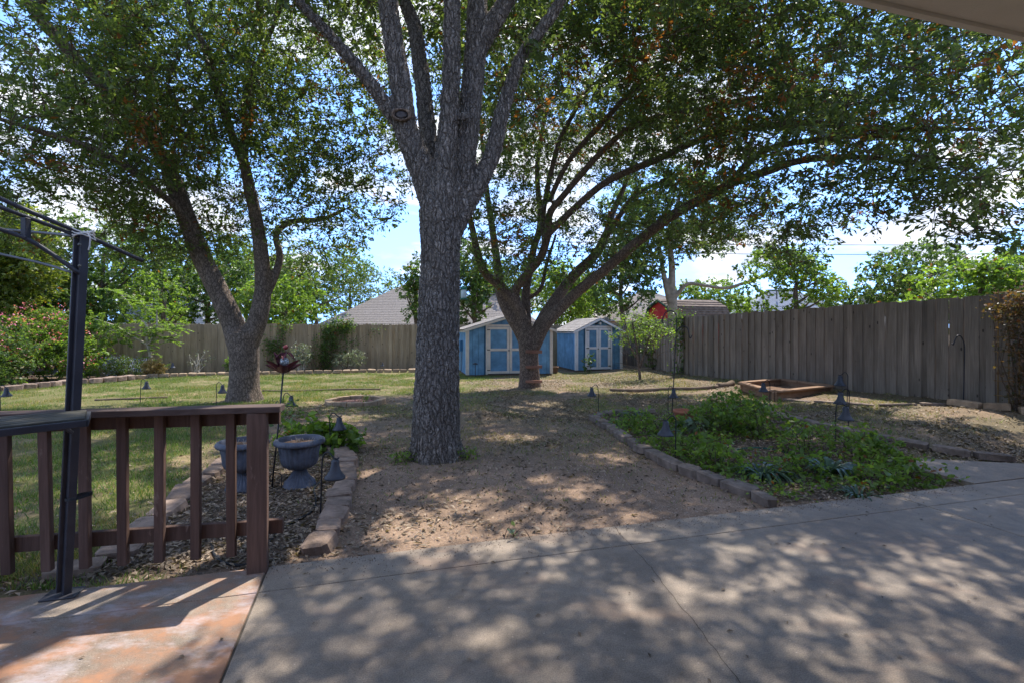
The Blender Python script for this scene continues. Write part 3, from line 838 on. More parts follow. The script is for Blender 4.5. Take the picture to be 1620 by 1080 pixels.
# tree by the patio, tall grey trunk with five leaders
B1 = G(690, 722)
Y1 = B1.y
l1 = [
    limb([(690, 735, Y1, 92), (690, 700, Y1, 84), (691, 620, Y1, 76), (694, 500, Y1, 70), (697, 400, Y1, 66), (696, 330, Y1, 70), (700, 285, Y1, 60)]),
    limb([(694, 360, Y1, 48), (680, 300, Y1 - .03, 48), (660, 250, Y1 - .08, 44), (641, 200, Y1 - .15, 40), (633, 130, Y1 - .2, 36), (620, 50, Y1 - .3, 34), (610, -30, Y1 - .4, 31), (598, -150, Y1 - .5, 26), (570, -300, Y1 - .7, 18), (520, -430, Y1 - .9, 8)]),
    limb([(645, 222, Y1 - .1, 25), (622, 185, Y1 - .2, 25), (590, 138, Y1 - .35, 24), (555, 95, Y1 - .5, 22), (520, 55, Y1 - .65, 19), (487, 20, Y1 - .8, 17), (440, -40, Y1 - 1., 13), (370, -110, Y1 - 1.3, 8)]),
    limb([(690, 320, Y1 + .1, 34), (684, 260, Y1 + .25, 32), (676, 200, Y1 + .4, 29), (668, 130, Y1 + .6, 27), (657, 50, Y1 + .8, 25), (643, 10, Y1 + .95, 22), (615, -60, Y1 + 1.2, 18), (590, -200, Y1 + 1.6, 9)]),
    limb([(697, 330, Y1 - .05, 44), (702, 270, Y1 - .08, 38), (709, 200, Y1 - .1, 33), (714, 120, Y1 - .12, 31), (715, 40, Y1 - .1, 29), (716, -40, Y1 - .1, 27), (722, -180, Y1, 20), (745, -350, Y1 + .2, 9)]),
    limb([(712, 360, Y1 + .08, 42), (727, 290, Y1 + .1, 42), (738, 220, Y1 + .12, 40), (746, 150, Y1 + .15, 38), (752, 80, Y1 + .2, 36), (755, 10, Y1 + .25, 34), (760, -80, Y1 + .4, 28), (770, -220, Y1 + .6, 20), (800, -380, Y1 + .9, 8)]),
    limb([(751, 90, Y1 + .2, 32), (768, 55, Y1 + .2, 33), (790, 20, Y1 + .2, 30), (815, -20, Y1 + .2, 25), (860, -90, Y1 + .2, 20), (930, -180, Y1, 12)]),
    limb([(715, 375, Y1 + .05, 30), (738, 325, Y1 + .1, 32), (762, 282, Y1 + .15, 31), (780, 240, Y1 + .2, 29), (790, 195, Y1 + .25, 27), (803, 150, Y1 + .3, 24), (825, 90, Y1 + .3, 21), (858, 45, Y1 + .3, 20), (885, 5, Y1 + .3, 18), (920, -60, Y1 + .3, 14), (980, -140, Y1 + .1, 8)]),
]
def knots1(mb):
    for px, py, r in ((645, 240, .07), (668, 250, .05), (735, 185, .06)):
        mb.ball(P(px, py, Y1 - .12), r, 6)
tree1, pts1 = big_tree('oak_tree', 'big grey barked tree with five upright leaders at the patio', B1, l1, 'bark_grey', 'leaf_oak',
    [((-0.6, 6.0, 8.8), (5.2, 4.6, 3.0)), ((2.6, 6.6, 7.6), (3.2, 3.0, 2.0)), ((-3.6, 6.0, 7.3), (2.6, 2.6, 1.5)), ((0.3, 9.4, 8.6), (3.5, 2.0, 1.6)), ((0.35, 6.7, 4.9), (.7, .6, 1.0), .7), ((-1.75, 5.4, 5.1), (.9, .8, .6), .8), ((.1, 7.6, 6.0), (1.3, 1.0, .9), .8), ((-1.6, 7.4, 6.2), (1.3, .9, .7), .8)],
    0.52, 105, 0.098, 0.40, 0.019, (7, 0.285), 0.04, sm=5, extra=knots1, slim=.95)
# pruning scar
s0 = P(635, 182, Y1 - .33); srot = Vector((.1, -1, -.15)).to_track_quat('Z', 'Y').to_matrix() @ Matrix.Diagonal((1.25, .72, 1.0))
MB().lathe([(.10, -.03), (.098, .01), (.085, .028), (.068, .024), (.06, .0), (.058, -.03)], 18, s0, rot=srot, flute=lambda i, a: .06 * math.sin(a * 3 + i)).build('scar_rim', MATS['bark_brown'], tree1, True)
MB().lathe([(.062, .0), (.03, .006), (.001, .004)], 14, s0, rot=srot).build('pruning_scar', MATS['hollow_shade'], tree1, True)

# spreading tree in front of the sheds
B2 = G(838, 612); Y2 = B2.y
l2 = [
    limb([(838, 622, Y2, 46), (838, 600, Y2, 38), (837, 570, Y2, 34), (836, 545, Y2, 36), (835, 520, Y2, 38)]),
    limb([(832, 545, Y2, 22), (820, 520, Y2, 22), (803, 492, Y2, 20), (792, 465, Y2, 18), (787, 420, Y2 + .2, 15), (780, 370, Y2 + .5, 13), (770, 300, Y2 + .8, 10), (760, 200, Y2 + 1.2, 6)]),
    limb([(832, 525, Y2 - .1, 22), (824, 495, Y2 - .1, 20), (808, 470, Y2 - .2, 18), (788, 450, Y2 - .3, 17), (767, 432, Y2 - .5, 15), (755, 400, Y2 - .7, 14), (748, 365, Y2 - .9, 12), (738, 320, Y2 - 1.2, 10), (735, 240, Y2 - 1.6, 6)]),
    limb([(822, 490, Y2 - .1, 17), (815, 462, Y2 - .2, 16), (832, 436, Y2 - .4, 16), (855, 408, Y2 - .6, 15), (867, 370, Y2 - .9, 14), (870, 338, Y2 - 1.1, 13), (893, 308, Y2 - 1.3, 12), (941, 252, Y2 - 1.7, 12), (985, 211, Y2 - 2.1, 11), (1029, 189, Y2 - 2.5, 11), (1078, 178, Y2 - 3.0, 11), (1133, 168, Y2 - 3.4, 10), (1200, 155, Y2 - 3.9, 10), (1300, 165, Y2 - 4.6, 9), (1420, 160, Y2 - 5.4, 7)]),
    limb([(866, 372, Y2 - .9, 13), (896, 342, Y2 - 1.0, 13), (948, 296, Y2 - 1.2, 13), (992, 272, Y2 - 1.5, 13), (1037, 254, Y2 - 1.8, 13), (1096, 226, Y2 - 2.3, 13), (1152, 209, Y2 - 2.8, 13), (1207, 200, Y2 - 3.3, 13), (1281, 194, Y2 - 4.0, 12), (1350, 203, Y2 - 4.7, 12), (1440, 205, Y2 - 5.5, 11), (1560, 205, Y2 - 6.4, 8)]),
    limb([(862, 385, Y2 - .8, 11), (860, 333, Y2 - .6, 10), (880, 240, Y2 - .4, 10), (893, 207, Y2 - .3, 9), (922, 155, Y2 - .4, 9), (948, 128, Y2 - .5, 8), (992, 104, Y2 - .8, 8), (1037, 78, Y2 - 1.2, 7), (1090, 55, Y2 - 1.6, 6)]),
    limb([(868, 320, Y2 - 1.1, 10), (900, 255, Y2 - 1.3, 10), (948, 200, Y2 - 1.5, 11), (1007, 137, Y2 - 1.9, 11), (1055, 93, Y2 - 2.2, 10), (1107, 44, Y2 - 2.7, 9), (1170, -20, Y2 - 3.2, 7)]),
    limb([(833, 525, Y2 + .1, 20), (832, 480, Y2 + .2, 17), (833, 455, Y2 + .3, 15), (844, 395, Y2 + .6, 13), (855, 350, Y2 + .9, 12), (850, 260, Y2 + 1.3, 9), (870, 150, Y2 + 1.8, 6)]),
    limb([(840, 470, Y2 + .2, 8), (856, 456, Y2 + .1, 8), (865, 418, Y2 + .1, 7), (880, 370, Y2, 5)]),
    limb([(843, 545, Y2, 22), (856, 510, Y2 - .05, 22), (875, 480, Y2 + .1, 21), (908, 436, Y2 + .3, 19), (942, 403, Y2 + .5, 17), (962, 365, Y2 + .7, 15), (968, 340, Y2 + .8, 12), (986, 300, Y2 + 1.0, 9), (1010, 230, Y2 + 1.4, 5)]),
    limb([(955, 380, Y2 + .6, 11), (985, 335, Y2 + .4, 10), (1005, 310, Y2 + .2, 8), (1060, 280, Y2 - .2, 5)]),
    limb([(846, 550, Y2 - .1, 20), (862, 515, Y2 - .2, 21), (885, 490, Y2 - .3, 20), (912, 463, Y2 - .5, 19), (952, 431, Y2 - .8, 18), (1000, 390, Y2 - 1.2, 18), (1059, 344, Y2 - 1.8, 18), (1118, 311, Y2 - 2.3, 17), (1170, 285, Y2 - 2.8, 16), (1218, 270, Y2 - 3.3, 15), (1255, 257, Y2 - 3.6, 14), (1317, 249, Y2 - 4.1, 12), (1400, 252, Y2 - 4.8, 9), (1500, 270, Y2 - 5.6, 5)]),
    limb([(1150, 294, Y2 - 2.6, 14), (1175, 268, Y2 - 2.8, 14), (1200, 244, Y2 - 3.1, 13), (1237, 230, Y2 - 3.4, 12), (1292, 222, Y2 - 4.0, 12), (1380, 215, Y2 - 4.8, 11), (1460, 225, Y2 - 5.5, 10), (1480, 250, Y2 - 5.7, 7)]),
]
def lobe(px, py, Y, r, w=1.0):
    return (tuple(P(px, py, Y)), r, w)
gapA = in_view_gap(1120, 1500, 418, 520); gapB = in_view_gap(1310, 1440, 345, 520); gapC = in_view_gap(840, 1700, 440, 560); gapD = in_view_gap(588, 652, 372, 470); gapE=in_view_gap(1400,1520,385,520)
tree2, pts2 = big_tree('spreading_oak_tree', 'spreading multi limbed tree with ladder boards in front of the sheds', B2, l2, 'bark_brown', 'leaf_oak',
    [lobe(930, 120, Y2 + .2, (4.2, 3.4, 2.9)), lobe(1150, 90, 11.0, (3.6, 3.0, 2.3), 1.2), lobe(1330, 130, 8.8, (2.8, 2.6, 1.6), 1.5), lobe(1500, 170, 7.4, (2.2, 2.0, 1.2), 1.7),
     lobe(1610, 260, 6.6, (1.1, 1.3, 1.0), 1.6), lobe(1240, 320, 10.5, (2.1, 1.5, .85), 1.2), lobe(1100, 330, 12.5, (2.2, 1.6, 1.0), 1.0), lobe(790, 330, 12.6, (1.1, 1.5, 1.9), 1.2),
     lobe(880, 380, 13.6, (2.2, 1.6, 1.1), .9), lobe(1400, 300, 8.6, (1.3, 1.2, .7), 1.2), lobe(800, 120, 12.5, (2.0, 2.0, 2.2)), lobe(1010, 370, 13.2, (1.6, 1.3, .8), 1.1), lobe(1290, 370, 10.0, (1.1, 1.1, .65), 1.3), lobe(1480, 280, 7.6, (1.2, 1.1, .8), 1.4)],
    0.45, 98, 0.100, 0.42, 0.033, (6, 0.25), 0.12, clear=lambda p: gapA(p) & gapB(p) & gapC(p) & gapE(p), slim=.9)
for i, py in enumerate((556, 580, 603)):                 # ladder rungs nailed to the trunk
    p = P(844.5, py, Y2 - (.35, .37, .42)[i])
    o = MB().cbox(p, (.44, .035, .085 - .006 * i), Matrix.Rotation(R((1, -1, 0)[i]), 3, 'Y')).build('ladder_rung', MATS['ladder_wood'])
    tag(o, ['topmost reddish board nailed across the laddered tree trunk', 'middle reddish board nailed across the laddered tree trunk', 'lowest reddish board nailed across the laddered tree trunk'][i], 'board', 'ladder boards nailed to the trunk')

# forked tree on the lawn
B3 = G(387, 632); Y3 = B3.y
l3 = [
    limb([(386, 645, Y3, 66), (386, 615, Y3, 50), (387, 580, Y3, 46), (385, 545, Y3, 48), (384, 525, Y3, 50)]),
    limb([(378, 545, Y3, 38), (368, 510, Y3, 36), (345, 460, Y3 - .1, 33), (318, 405, Y3 - .2, 31), (295, 345, Y3 - .4, 29), (277, 295, Y3 - .5, 28), (262, 258, Y3 - .6, 22), (238, 222, Y3 - .8, 20), (195, 175, Y3 - 1.1, 21), (150, 125, Y3 - 1.4, 20), (100, 72, Y3 - 1.8, 19), (60, 25, Y3 - 2.1, 18), (20, -25, Y3 - 2.4, 16), (-60, -90, Y3 - 2.8, 9)]),
    limb([(392, 545, Y3, 34), (408, 505, Y3, 31), (416, 460, Y3, 27), (414, 410, Y3 - .1, 24), (406, 350, Y3 - .2, 21), (395, 300, Y3 - .3, 19), (385, 255, Y3 - .4, 17), (366, 212, Y3 - .5, 14), (340, 130, Y3 - .8, 15), (326, 81, Y3 - 1., 14), (305, 40, Y3 - 1.2, 12), (290, -30, Y3 - 1.5, 9)]),
    limb([(388, 265, Y3 - .4, 11), (389, 207, Y3 - .4, 10), (387, 155, Y3 - .4, 10), (407, 104, Y3 - .5, 9), (428, 52, Y3 - .6, 8), (455, -10, Y3 - .8, 6)]),
    limb([(420, 470, Y3, 14), (434, 440, Y3 + .1, 13), (443, 405, Y3 + .2, 12), (437, 372, Y3 + .3, 11), (462, 351, Y3 + .4, 10), (510, 347, Y3 + .6, 9), (548, 330, Y3 + .8, 6)]),
    limb([(303, 365, Y3 - .4, 13), (280, 330, Y3 - .8, 12), (245, 300, Y3 - 1.1, 12), (200, 265, Y3 - 1.5, 12), (148, 237, Y3 - 1.9, 12), (85, 215, Y3 - 2.3, 11), (37, 200, Y3 - 2.6, 10), (-30, 180, Y3 - 3, 7)]),
    limb([(312, 92, Y3 - 1., 8), (282, 55, Y3 - .9, 7), (255, 20, Y3 - .8, 6), (230, -30, Y3 - .6, 4)]),
    limb([(60, 30, Y3 - 2.1, 13), (68, 0, Y3 - 2.2, 12), (75, -60, Y3 - 2.4, 8)]),
]
tree3, pts3 = big_tree('forked_oak_tree', 'brown forked tree on the lawn beside the flower sculpture', B3, l3, 'bark_left', 'leaf_oak_far',
    [lobe(330, 110, Y3 - .3, (3.4, 2.8, 2.8)), lobe(90, 150, 9.0, (2.8, 2.3, 1.9), 1.2), lobe(510, 220, 11.2, (1.8, 1.8, 1.9)), lobe(110, 330, 10.5, (2.3, 1.8, 1.0)),
     lobe(540, 340, 11.8, (1.0, 1.2, .9)), lobe(480, 60, 11.0, (2.2, 2.0, 2.0)), lobe(-120, 180, 8.5, (1.8, 2, 1.6)), lobe(240, 375, 11.0, (1.7, 1.3, .75), 1.2), lobe(480, 310, 11.3, (1.5, 1.4, 1.0), 1.2), lobe(390, 360, 12.0, (1.5, 1.2, .6)), lobe(595, 250, 12.0, (1.1, 1.2, 1.7), 1.5), lobe(510, 370, 11.8, (1.2, 1.0, .7), 1.5), lobe(470, 410, 11.8, (.8, .8, .5), 1.4), lobe(60, 250, 9.5, (2.2, 1.8, 1.2), 1.2)],
    0.44, 91, 0.095, 0.42, 0.033, (6, 0.31), 0.05, clear=lambda p: gapD(p) & in_view_gap(10, 130, 315, 365)(p), slim=.95)

# ------------------------------------------------------------------ trees and houses beyond the fences
def back_tree(label, px, Y, top, bottom, rad, leaf, dens=1.0, size=0.10, name='neighbour_tree', bark='bark_brown', squash=0.8, dead=0.0, trunk_r=0.13, lean=0.0):
    x = (px - CX) / F * Y
    zt, zb = P(px, top, Y).z, P(px, bottom, Y).z
    base = Vector((x, Y, float(hraw(x, Y)) - 0.1))
    t = thing(name, label, 'tree', base)
    h = zt - zb
    lobes = []
    nl = 5
    for i in range(nl):
        a = rng.uniform(0, 2 * math.pi); k = rng.uniform(0.25, 0.6)
        lz = zb + h * (0.28 + 0.5 * i / (nl - 1))
        rr = rad * (0.75 - 0.25 * abs(i / (nl - 1) - 0.35))
        lobes.append(((x + lean * (i / nl) + math.cos(a) * rad * k, Y + math.sin(a) * rad * k * squash, lz), (rr, rr * squash, h * 0.32)))
    lobes.append(((x + lean, Y, zb + h * .75), (rad * .5, rad * .45, h * .27)))
    sp = 0.40 / math.sqrt(dens) * max(1.0, rad / 2.2)
    pts = clumps_in(lobes, sp, 4000)
    mb = MB(); top_p = Vector((x + lean * .7, Y, zb + h * .7))
    tr = [(*base, trunk_r * 1.3), (base.x + .05, Y, base.z + (zb - base.z) * .6 + .3, trunk_r), (x + lean * .3 - .1, Y, zb + h * .3, trunk_r * .8), (*top_p, trunk_r * .3)]
    cv = curve_pts(tr, 4); mb.tube([c[:3] for c in cv], [c[3] for c in cv], 8)
    skel = list(cv[4:])
    for k in range(6):
        s = cv[rng.integers(6, len(cv) - 2)]; a = rng.uniform(0, 2 * math.pi)
        e = np.array([s[0] + math.cos(a) * rad * .6, s[1] + math.sin(a) * rad * .5, s[2] + h * rng.uniform(.1, .35)])
        c2_ = curve_pts([(*s[:3], s[3] * .6), (*(s[:3] * .55 + e * .45 + np.array([0, 0, -.1])), s[3] * .4), (*e, .02)], 4)
        mb.tube([c[:3] for c in c2_], [c[3] for c in c2_], 6); skel += list(c2_)
    mb.build('trunk', MATS[bark], t, True)
    tw = MB(); grow(skel, pts, tw, 0.008, 0.03, 3)
    foliage(pts, 78, size * 1.5, 0.42 * max(1.0, rad / 2.2), leaf, 'crown', t, None, dead_p=dead, sub=6, aspect=0.5)
    tag(tw.build('twigs', MATS['twig'], t), kind='stuff')
    return t
BT = [
    ('yellowing tree rising behind the gazebo frame', -5, 17.0, 345, 560, 1.8, 'leaf_yellow', 1.0, .09),
    ('dark green tree beyond the back fence between gazebo post and mimosa sapling', 165, 22, 345, 530, 2.7, 'leaf_mid', 1.0, .10),
    ('dense dark tree at the far left behind the pink flowering shrub', -60, 18, 300, 560, 2.8, 'leaf_dark', 1.0, .10),
    ('dull green tree over the back fence behind the forked trunk', 330, 25, 385, 520, 2.6, 'leaf_mid', .9, .11),
    ('bright lime green tree over the back fence right of the forked trunk', 455, 23, 440, 535, 1.8, 'leaf_bright', 1.0, .10),
    ('olive tree standing left of the grey hip roof', 555, 46, 415, 500, 4.0, 'leaf_oak_far', 1.0, .12),
    ('leafy green tree growing against the right slope of the grey hip roof', 660, 26, 410, 525, .9, 'leaf_mid', .9, .10),
    ('tall neighbour tree seen just right of the big trunk above the wide shed', 752, 26, 395, 520, 1.7, 'leaf_mid', .9, .11),
    ('sunny tree over the fence between the two blue sheds', 880, 29, 425, 520, 2.3, 'leaf_bright', .9, .12),
    ('slim tree leaning over the narrow shed roof', 985, 24.5, 395, 500, 1.7, 'leaf_mid', .6, .10),
    ('small yellow green tree behind the red barn roof', 1125, 40, 445, 500, 2.6, 'leaf_bright', .8, .14),
    ('sunlit green tree hanging over the grey fence beside the gabled roof', 1262, 22, 400, 500, 2.0, 'leaf_bright', .7, .11),
    ('low green tree beyond the fence left of the white chimney', 1345, 30, 462, 505, 1.6, 'leaf_mid', .8, .12),
    ('tall dark tree in the distance behind the bright green one', 1475, 27, 388, 490, 3.0, 'leaf_mid', 1.0, .13),
    ('bright green leafy tree filling the sky above the grey fence by the trellis', 1555, 14.5, 412, 520, 2.3, 'leaf_bright', 1.2, .10),
    ('dark green tree past the trellis end of the grey fence', 1680, 19, 380, 520, 2.6, 'leaf_mid', 1.0, .11),
    ('distant olive tree peeking between the chimney and the dark tree', 1415, 42, 452, 495, 2.4, 'leaf_oak_far', .8, .15),
    ('distant green tree between the narrow shed and the pale limbed tree', 925, 38, 440, 500, 2.6, 'leaf_mid', .8, .14),
    ('small tree over the fence left of the forked trunk under the bluish roof', 262, 20.5, 440, 540, 1.5, 'leaf_bright', .8, .09),
    ('rounded green tree over the fence between gazebo post and pink shrub', 70, 20, 400, 560, 2.0, 'leaf_mid', 1.0, .10),
]
BT += [
    ('broad green tree far behind the back fence between the forked trunk and hip roof', 500, 33, 395, 505, 3.6, 'leaf_mid', 1.0, .12),
    ('wide green tree far behind the back fence left of the forked trunk', 215, 30, 372, 505, 3.4, 'leaf_mid', 1.0, .12),
    ('full green tree far behind the forked trunk', 390, 36, 400, 500, 3.4, 'leaf_bright', 1.0, .13),
    ('far green tree filling the gap behind the laddered tree', 815, 40, 420, 500, 3.6, 'leaf_mid', 1.0, .14),
]
for r_ in BT: back_tree(*r_)
# pale limbed tree beyond the fence corner
YP = 25.0
bp = Vector((P(1060, 480, YP).x, YP, -0.5))
lp = [limb([(1066, 560, YP, 26), (1064, 490, YP, 22), (1063, 455, YP, 17), (1063, 420, YP, 15), (1060, 385, YP, 13), (1068, 340, YP, 10), (1080, 290, YP, 6)]),
      limb([(1060, 480, YP, 14), (1052, 445, YP, 12), (1046, 410, YP, 10), (1040, 370, YP, 7), (1030, 320, YP, 4)]),
      limb([(1066, 475, YP, 11), (1076, 460, YP - .2, 10), (1090, 449, YP - .4, 9), (1115, 452, YP - .6, 8), (1147, 456, YP - .8, 8), (1178, 448, YP - 1, 8), (1200, 440, YP - 1.1, 6), (1225, 437, YP - 1.2, 4)]),
      limb([(1180, 447, YP - 1, 5), (1200, 458, YP - 1, 4.5), (1218, 470, YP - 1, 3)])]
tp = thing('pale_limbed_tree', 'neighbour tree with pale bark and one long sideways limb', 'tree', bp)
mbp = MB()
for l in lp: mbp.tube([r[:3] for r in l], [max(r[3] * .72, .05) for r in l], 8)
obj('trunk', remesh(mbp, 0.05, 4), MATS['bark_pale'], tp, True)
ppts = clumps_in([(tuple(P(1060, 330, YP)), (3.3, 2.2, 1.9)), (tuple(P(1110, 375, YP)), (2.0, 1.6, .9)), (tuple(P(1000, 400, YP)), (1.6, 1.5, 1.4)), (tuple(P(1215, 415, YP - 1.2)), (1.0, .9, .8))], .45, 6000)
twp = MB(); grow([s for l in lp for s in l], ppts, twp, .008, .03)
foliage(ppts, 110, .14, .45, 'leaf_mid', 'crown', tp, None, sub=6, aspect=.5)
tag(twp.build('twigs', MATS['twig'], tp), kind='stuff')

def hip_house(label, c, w, d, eave, ridge, ridge_len, rz, roof, wall, vents=0):
    base = Vector((c[0], c[1], -1.2)); t = thing('neighbour_house', label, 'house', base, rz)
    L = lambda mb, name, m: obj(name, mb.mesh(name), MATS[m], t, local=True)
    e, rg = eave + 1.2, ridge + 1.2
    L(MB().box((0, 0, e / 2), (w - .8, d - .8, e)), 'wall', wall)
    m = MB(); a = ridge_len / 2
    m.add([(-w / 2, -d / 2, e), (w / 2, -d / 2, e), (w / 2, d / 2, e), (-w / 2, d / 2, e), (-a, 0, rg), (a, 0, rg)], [(3, 2, 1, 0), (0, 1, 5, 4), (1, 2, 5), (2, 3, 4, 5), (3, 0, 4)])
    rf = L(m, 'roof', roof)
    nc = 30
    for c_ in range(1, nc):
        k = c_ / nc
        A = Vector((-w / 2, -d / 2, e)).lerp(Vector((-a, 0, rg)), k); B = Vector((w / 2, -d / 2, e)).lerp(Vector((a, 0, rg)), k)
        obj('shingle_course', MB().beam(A + Vector((0, -.01, .01)), B + Vector((0, -.01, .01)), .02, .008).mesh('shingle_course'), MATS[roof], rf, local=True)
    obj('ridge_cap', MB().beam((-a - .05, 0, rg + .02), (a + .05, 0, rg + .02), .25, .05).mesh('ridge_cap'), MATS[roof], rf, local=True)
    for i in range(vents):
        obj('vent_pipe', MB().tube([(a * .3 + i * .9 - 1.4, -d * .2, rg - .9), (a * .3 + i * .9 - 1.4, -d * .2, rg - .1 + .25 * i)], .07, 8).mesh('vent_pipe'), MATS['hardware'], rf, local=True)
    for x in (-w * .25, w * .25):
        L(MB().cbox((x, -(d - .8) / 2 - .01, e - 1.6), (1.2, .06, 1.3)), 'window', 'hardware')
    return t
def at_house(px, Y): return ((px - CX) / F * Y, Y)
hip_house('house with a plain grey hip roof showing above the back fence', at_house(672, 36), 12.5, 10, 1.65, 5.0, 1.0, R(8), 'roof_grey', 'house_brick')
hip_house('house with a brownish grey roof and vents behind the narrow shed', at_house(1022, 44), 11.5, 10, 2.0, 4.7, .6, R(10), 'roof_grey', 'house_brick', 2)
hip_house('house with a pale grey roof and vent pipe behind the grey fence', at_house(1235, 46), 9.5, 9, 2.2, 4.9, 2.4, R(-6), 'roof_blue', 'house_white', 1)
hip_house('house with a bluish roof glimpsed behind the mimosa sapling', at_house(282, 31), 5.0, 6, 1.5, 4.6, .4, R(14), 'roof_blue', 'house_brick')
hip_house('house with a grey roof partly hidden behind the wide shed', at_house(770, 38), 7, 9, 1.7, 4.0, 2.0, R(6), 'roof_grey', 'house_brick')
# chimney
cxy = at_house(1377, 30)
ch_ = thing('chimney', 'small white boxy chimney with a round cap above the grey fence', 'chimney', (cxy[0], cxy[1], -.5))
MB().cbox((cxy[0], cxy[1], 1.4), (.85, .85, 3.9)).build('stack', MATS['house_white'], ch_)
MB().cbox((cxy[0], cxy[1], 3.4), (.97, .97, .08)).build('crown_slab', MATS['house_white'], ch_)
MB().lathe([(.12, 3.44), (.12, 3.62), (.19, 3.64), (.17, 3.72), (.02, 3.76)], 12, (cxy[0], cxy[1], 0)).build('cap', MATS['roof_blue'], ch_)
# red barn-shaped shed next door
bl = P(1043, 500, 27.5)
bn = thing('barn_shed', 'red barn shaped shed with a long brown shingle roof next door', 'shed', (bl.x, bl.y, -0.5), R(-4))
def gam(y0, y1, m, name, k=1.0):
    pr = [(-1.15, 0), (1.15, 0), (1.15, 2.35), (.8, 3.05), (0, 3.42), (-.8, 3.05), (-1.15, 2.35)]
    pr = [(x * k, z + (k - 1) * 1.0) for x, z in pr]
    mm = MB(); n = len(pr)
    mm.add([(y0, x, z) for x, z in pr] + [(y1, x, z) for x, z in pr], [tuple(range(n - 1, -1, -1)), tuple(range(n, 2 * n))] + [(j, (j + 1) % n, (j + 1) % n + n, j + n) for j in range(n)])
    return obj(name, mm.mesh(name), MATS[m], bn, local=True)
bn.rotation_euler = (0, 0, R(20))
gam(0, 3.7, 'barn_red', 'body')
rr_ = MB()
prf = [(-1.24, 2.25), (-.84, 3.1), (0, 3.5), (.84, 3.1), (1.24, 2.25)]
for (xa, za), (xb, zb_) in zip(prf[:-1], prf[1:]):
    rr_.add([(-.12, xa, za), (-.12, xb, zb_), (3.8, xb, zb_), (3.8, xa, za), (-.12, xa, za + .05), (-.12, xb, zb_ + .05), (3.8, xb, zb_ + .05), (3.8, xa, za + .05)],
            [(0, 1, 2, 3), (7, 6, 5, 4), (0, 4, 5, 1), (1, 5, 6, 2), (2, 6, 7, 3), (3, 7, 4, 0)])
rfb = obj('roof', rr_.mesh('roof'), MATS['roof_brown'], bn, local=True)
for k in range(9):
    z = 2.3 + k * .13; x = -1.25 + .42 * (z - 2.25) / .85 if z < 3.1 else -.83 + .83 * (z - 3.1) / .4
    obj('shingle_course', MB().beam((-.13, x - .01, z + .06), (3.81, x - .01, z + .06), .04, .05).mesh('shingle_course'), MATS['roof_brown'], rfb, local=True)
for (xa, za), (xb, zb_) in zip(prf[:-1], prf[1:]):
    obj('trim', MB().beam((-.13, xa, za - .02), (-.13, xb, zb_ - .02), .09, .09).mesh('trim'), MATS['barn_green'], bn, local=True)
# overhead wires
wl = ['upper thin overhead wire crossing the clouds above the grey fence', 'lower thin overhead wire crossing the clouds above the grey fence']
poles = [(P(693, 519, 46).x, 46.0), (P(2050, 519, 46).x, 46.0)]
for i, py in enumerate((388, 403)):
    z = P(1370, py, 46).z
    pts_ = [Vector((poles[0][0] + (poles[1][0] - poles[0][0]) * k / 16, 46, z + .55 * (2 * k / 16 - 1) ** 2)) for k in range(17)]
    tag(MB().tube(pts_, .028, 5).build('overhead_wire', MATS['wire_grey']), wl[i], 'wire', 'overhead wires')
for i, (x, y) in enumerate(poles):
    t = thing('utility_pole', ['wooden utility pole hidden behind the big trunk', 'wooden utility pole past the right edge behind trees'][i], 'pole', (x, y, -1))
    MB().tube([(x, y, -1), (x, y, 10.2)], [.16, .11], 10).build('pole', MATS['pole_wood'], t)
    MB().cbox((x, y, 9.2), (.1, 2.2, .12)).build('cross_arm', MATS['pole_wood'], t)

# ------------------------------------------------------------------ shrubs, sapling, vines
def fb_y(px):                                     # just in front of the back fence
    k = (px - CX) / F; s = (22.9 - 18.0) / 20.65
    return (18.0 + s * 16.0) / (1 - s * k) - 0.12
def GB(px, off=.5):                               # on the ground just in front of the back fence
    Y = fb_y(px) - off; X = (px - CX) / F * Y
    return Vector((X, Y, gz(X, Y)))
def shrub(label, base, lobes, leaf, spacing, per, size, spread, name='shrub', cat='shrub', flowers=None, stems=True, aspect=.5, stem_mat='twig', sub=6, group=None, nst=7, sr=.012, dead=0.0):
    base = Vector(base); t = thing(name, label, cat, base, 0, group)
    pts = clumps_in(lobes, spacing, 3000)
    pts = pts[pts[:, 2] > hgt(pts[:, 0], pts[:, 1]) + .005]
    tw = MB()
    sk = []
    for k in range(nst):
        j = pts[rng.integers(len(pts))]; a = np.array(base) + np.array([rng.normal() * .08, rng.normal() * .08, 0])
        cv = curve_pts([(*a, sr), (*(a * .5 + j * .5 + np.array([0, 0, .08])), sr * .75), (*j, sr * .4)], 4)
        tw.tube([c[:3] for c in cv], [c[3] for c in cv], 5); sk += list(cv)
    grow(sk, pts, tw, .004, .012, 3)
    o = foliage(pts, per, size, spread, leaf, 'leaves', t, None, aspect=aspect, sub=sub, jit=.02, dead_p=dead)
    tag(o, kind='stuff')
    tag(tw.build('stems', MATS[stem_mat], t), kind='stuff')
    if flowers:
        m, frac, fs, n = flowers
        sel = pts[rng.uniform(size=len(pts)) < frac]
        c = np.repeat(sel, n, 0) + rng.normal(size=(len(sel) * n, 3)) * spread * np.array([.55, .55, .45]) + np.array([0, -.2, spread * .4])
        v = leaves_verts(c, fs, .75, .3)
        tag(obj('blossoms', fast_mesh('blossoms', v, 4, {'rnd': rng.uniform(size=len(c)), 'dead': np.zeros(len(c))}), MATS[m], t), kind='stuff')
    return t
def gl(px, py, dz, r, w=1.0):                # lobe standing on the ground seen at a pixel
    g = G(px, py); return ((g.x, g.y, g.z + dz), r, w)
g = G(20, 606)
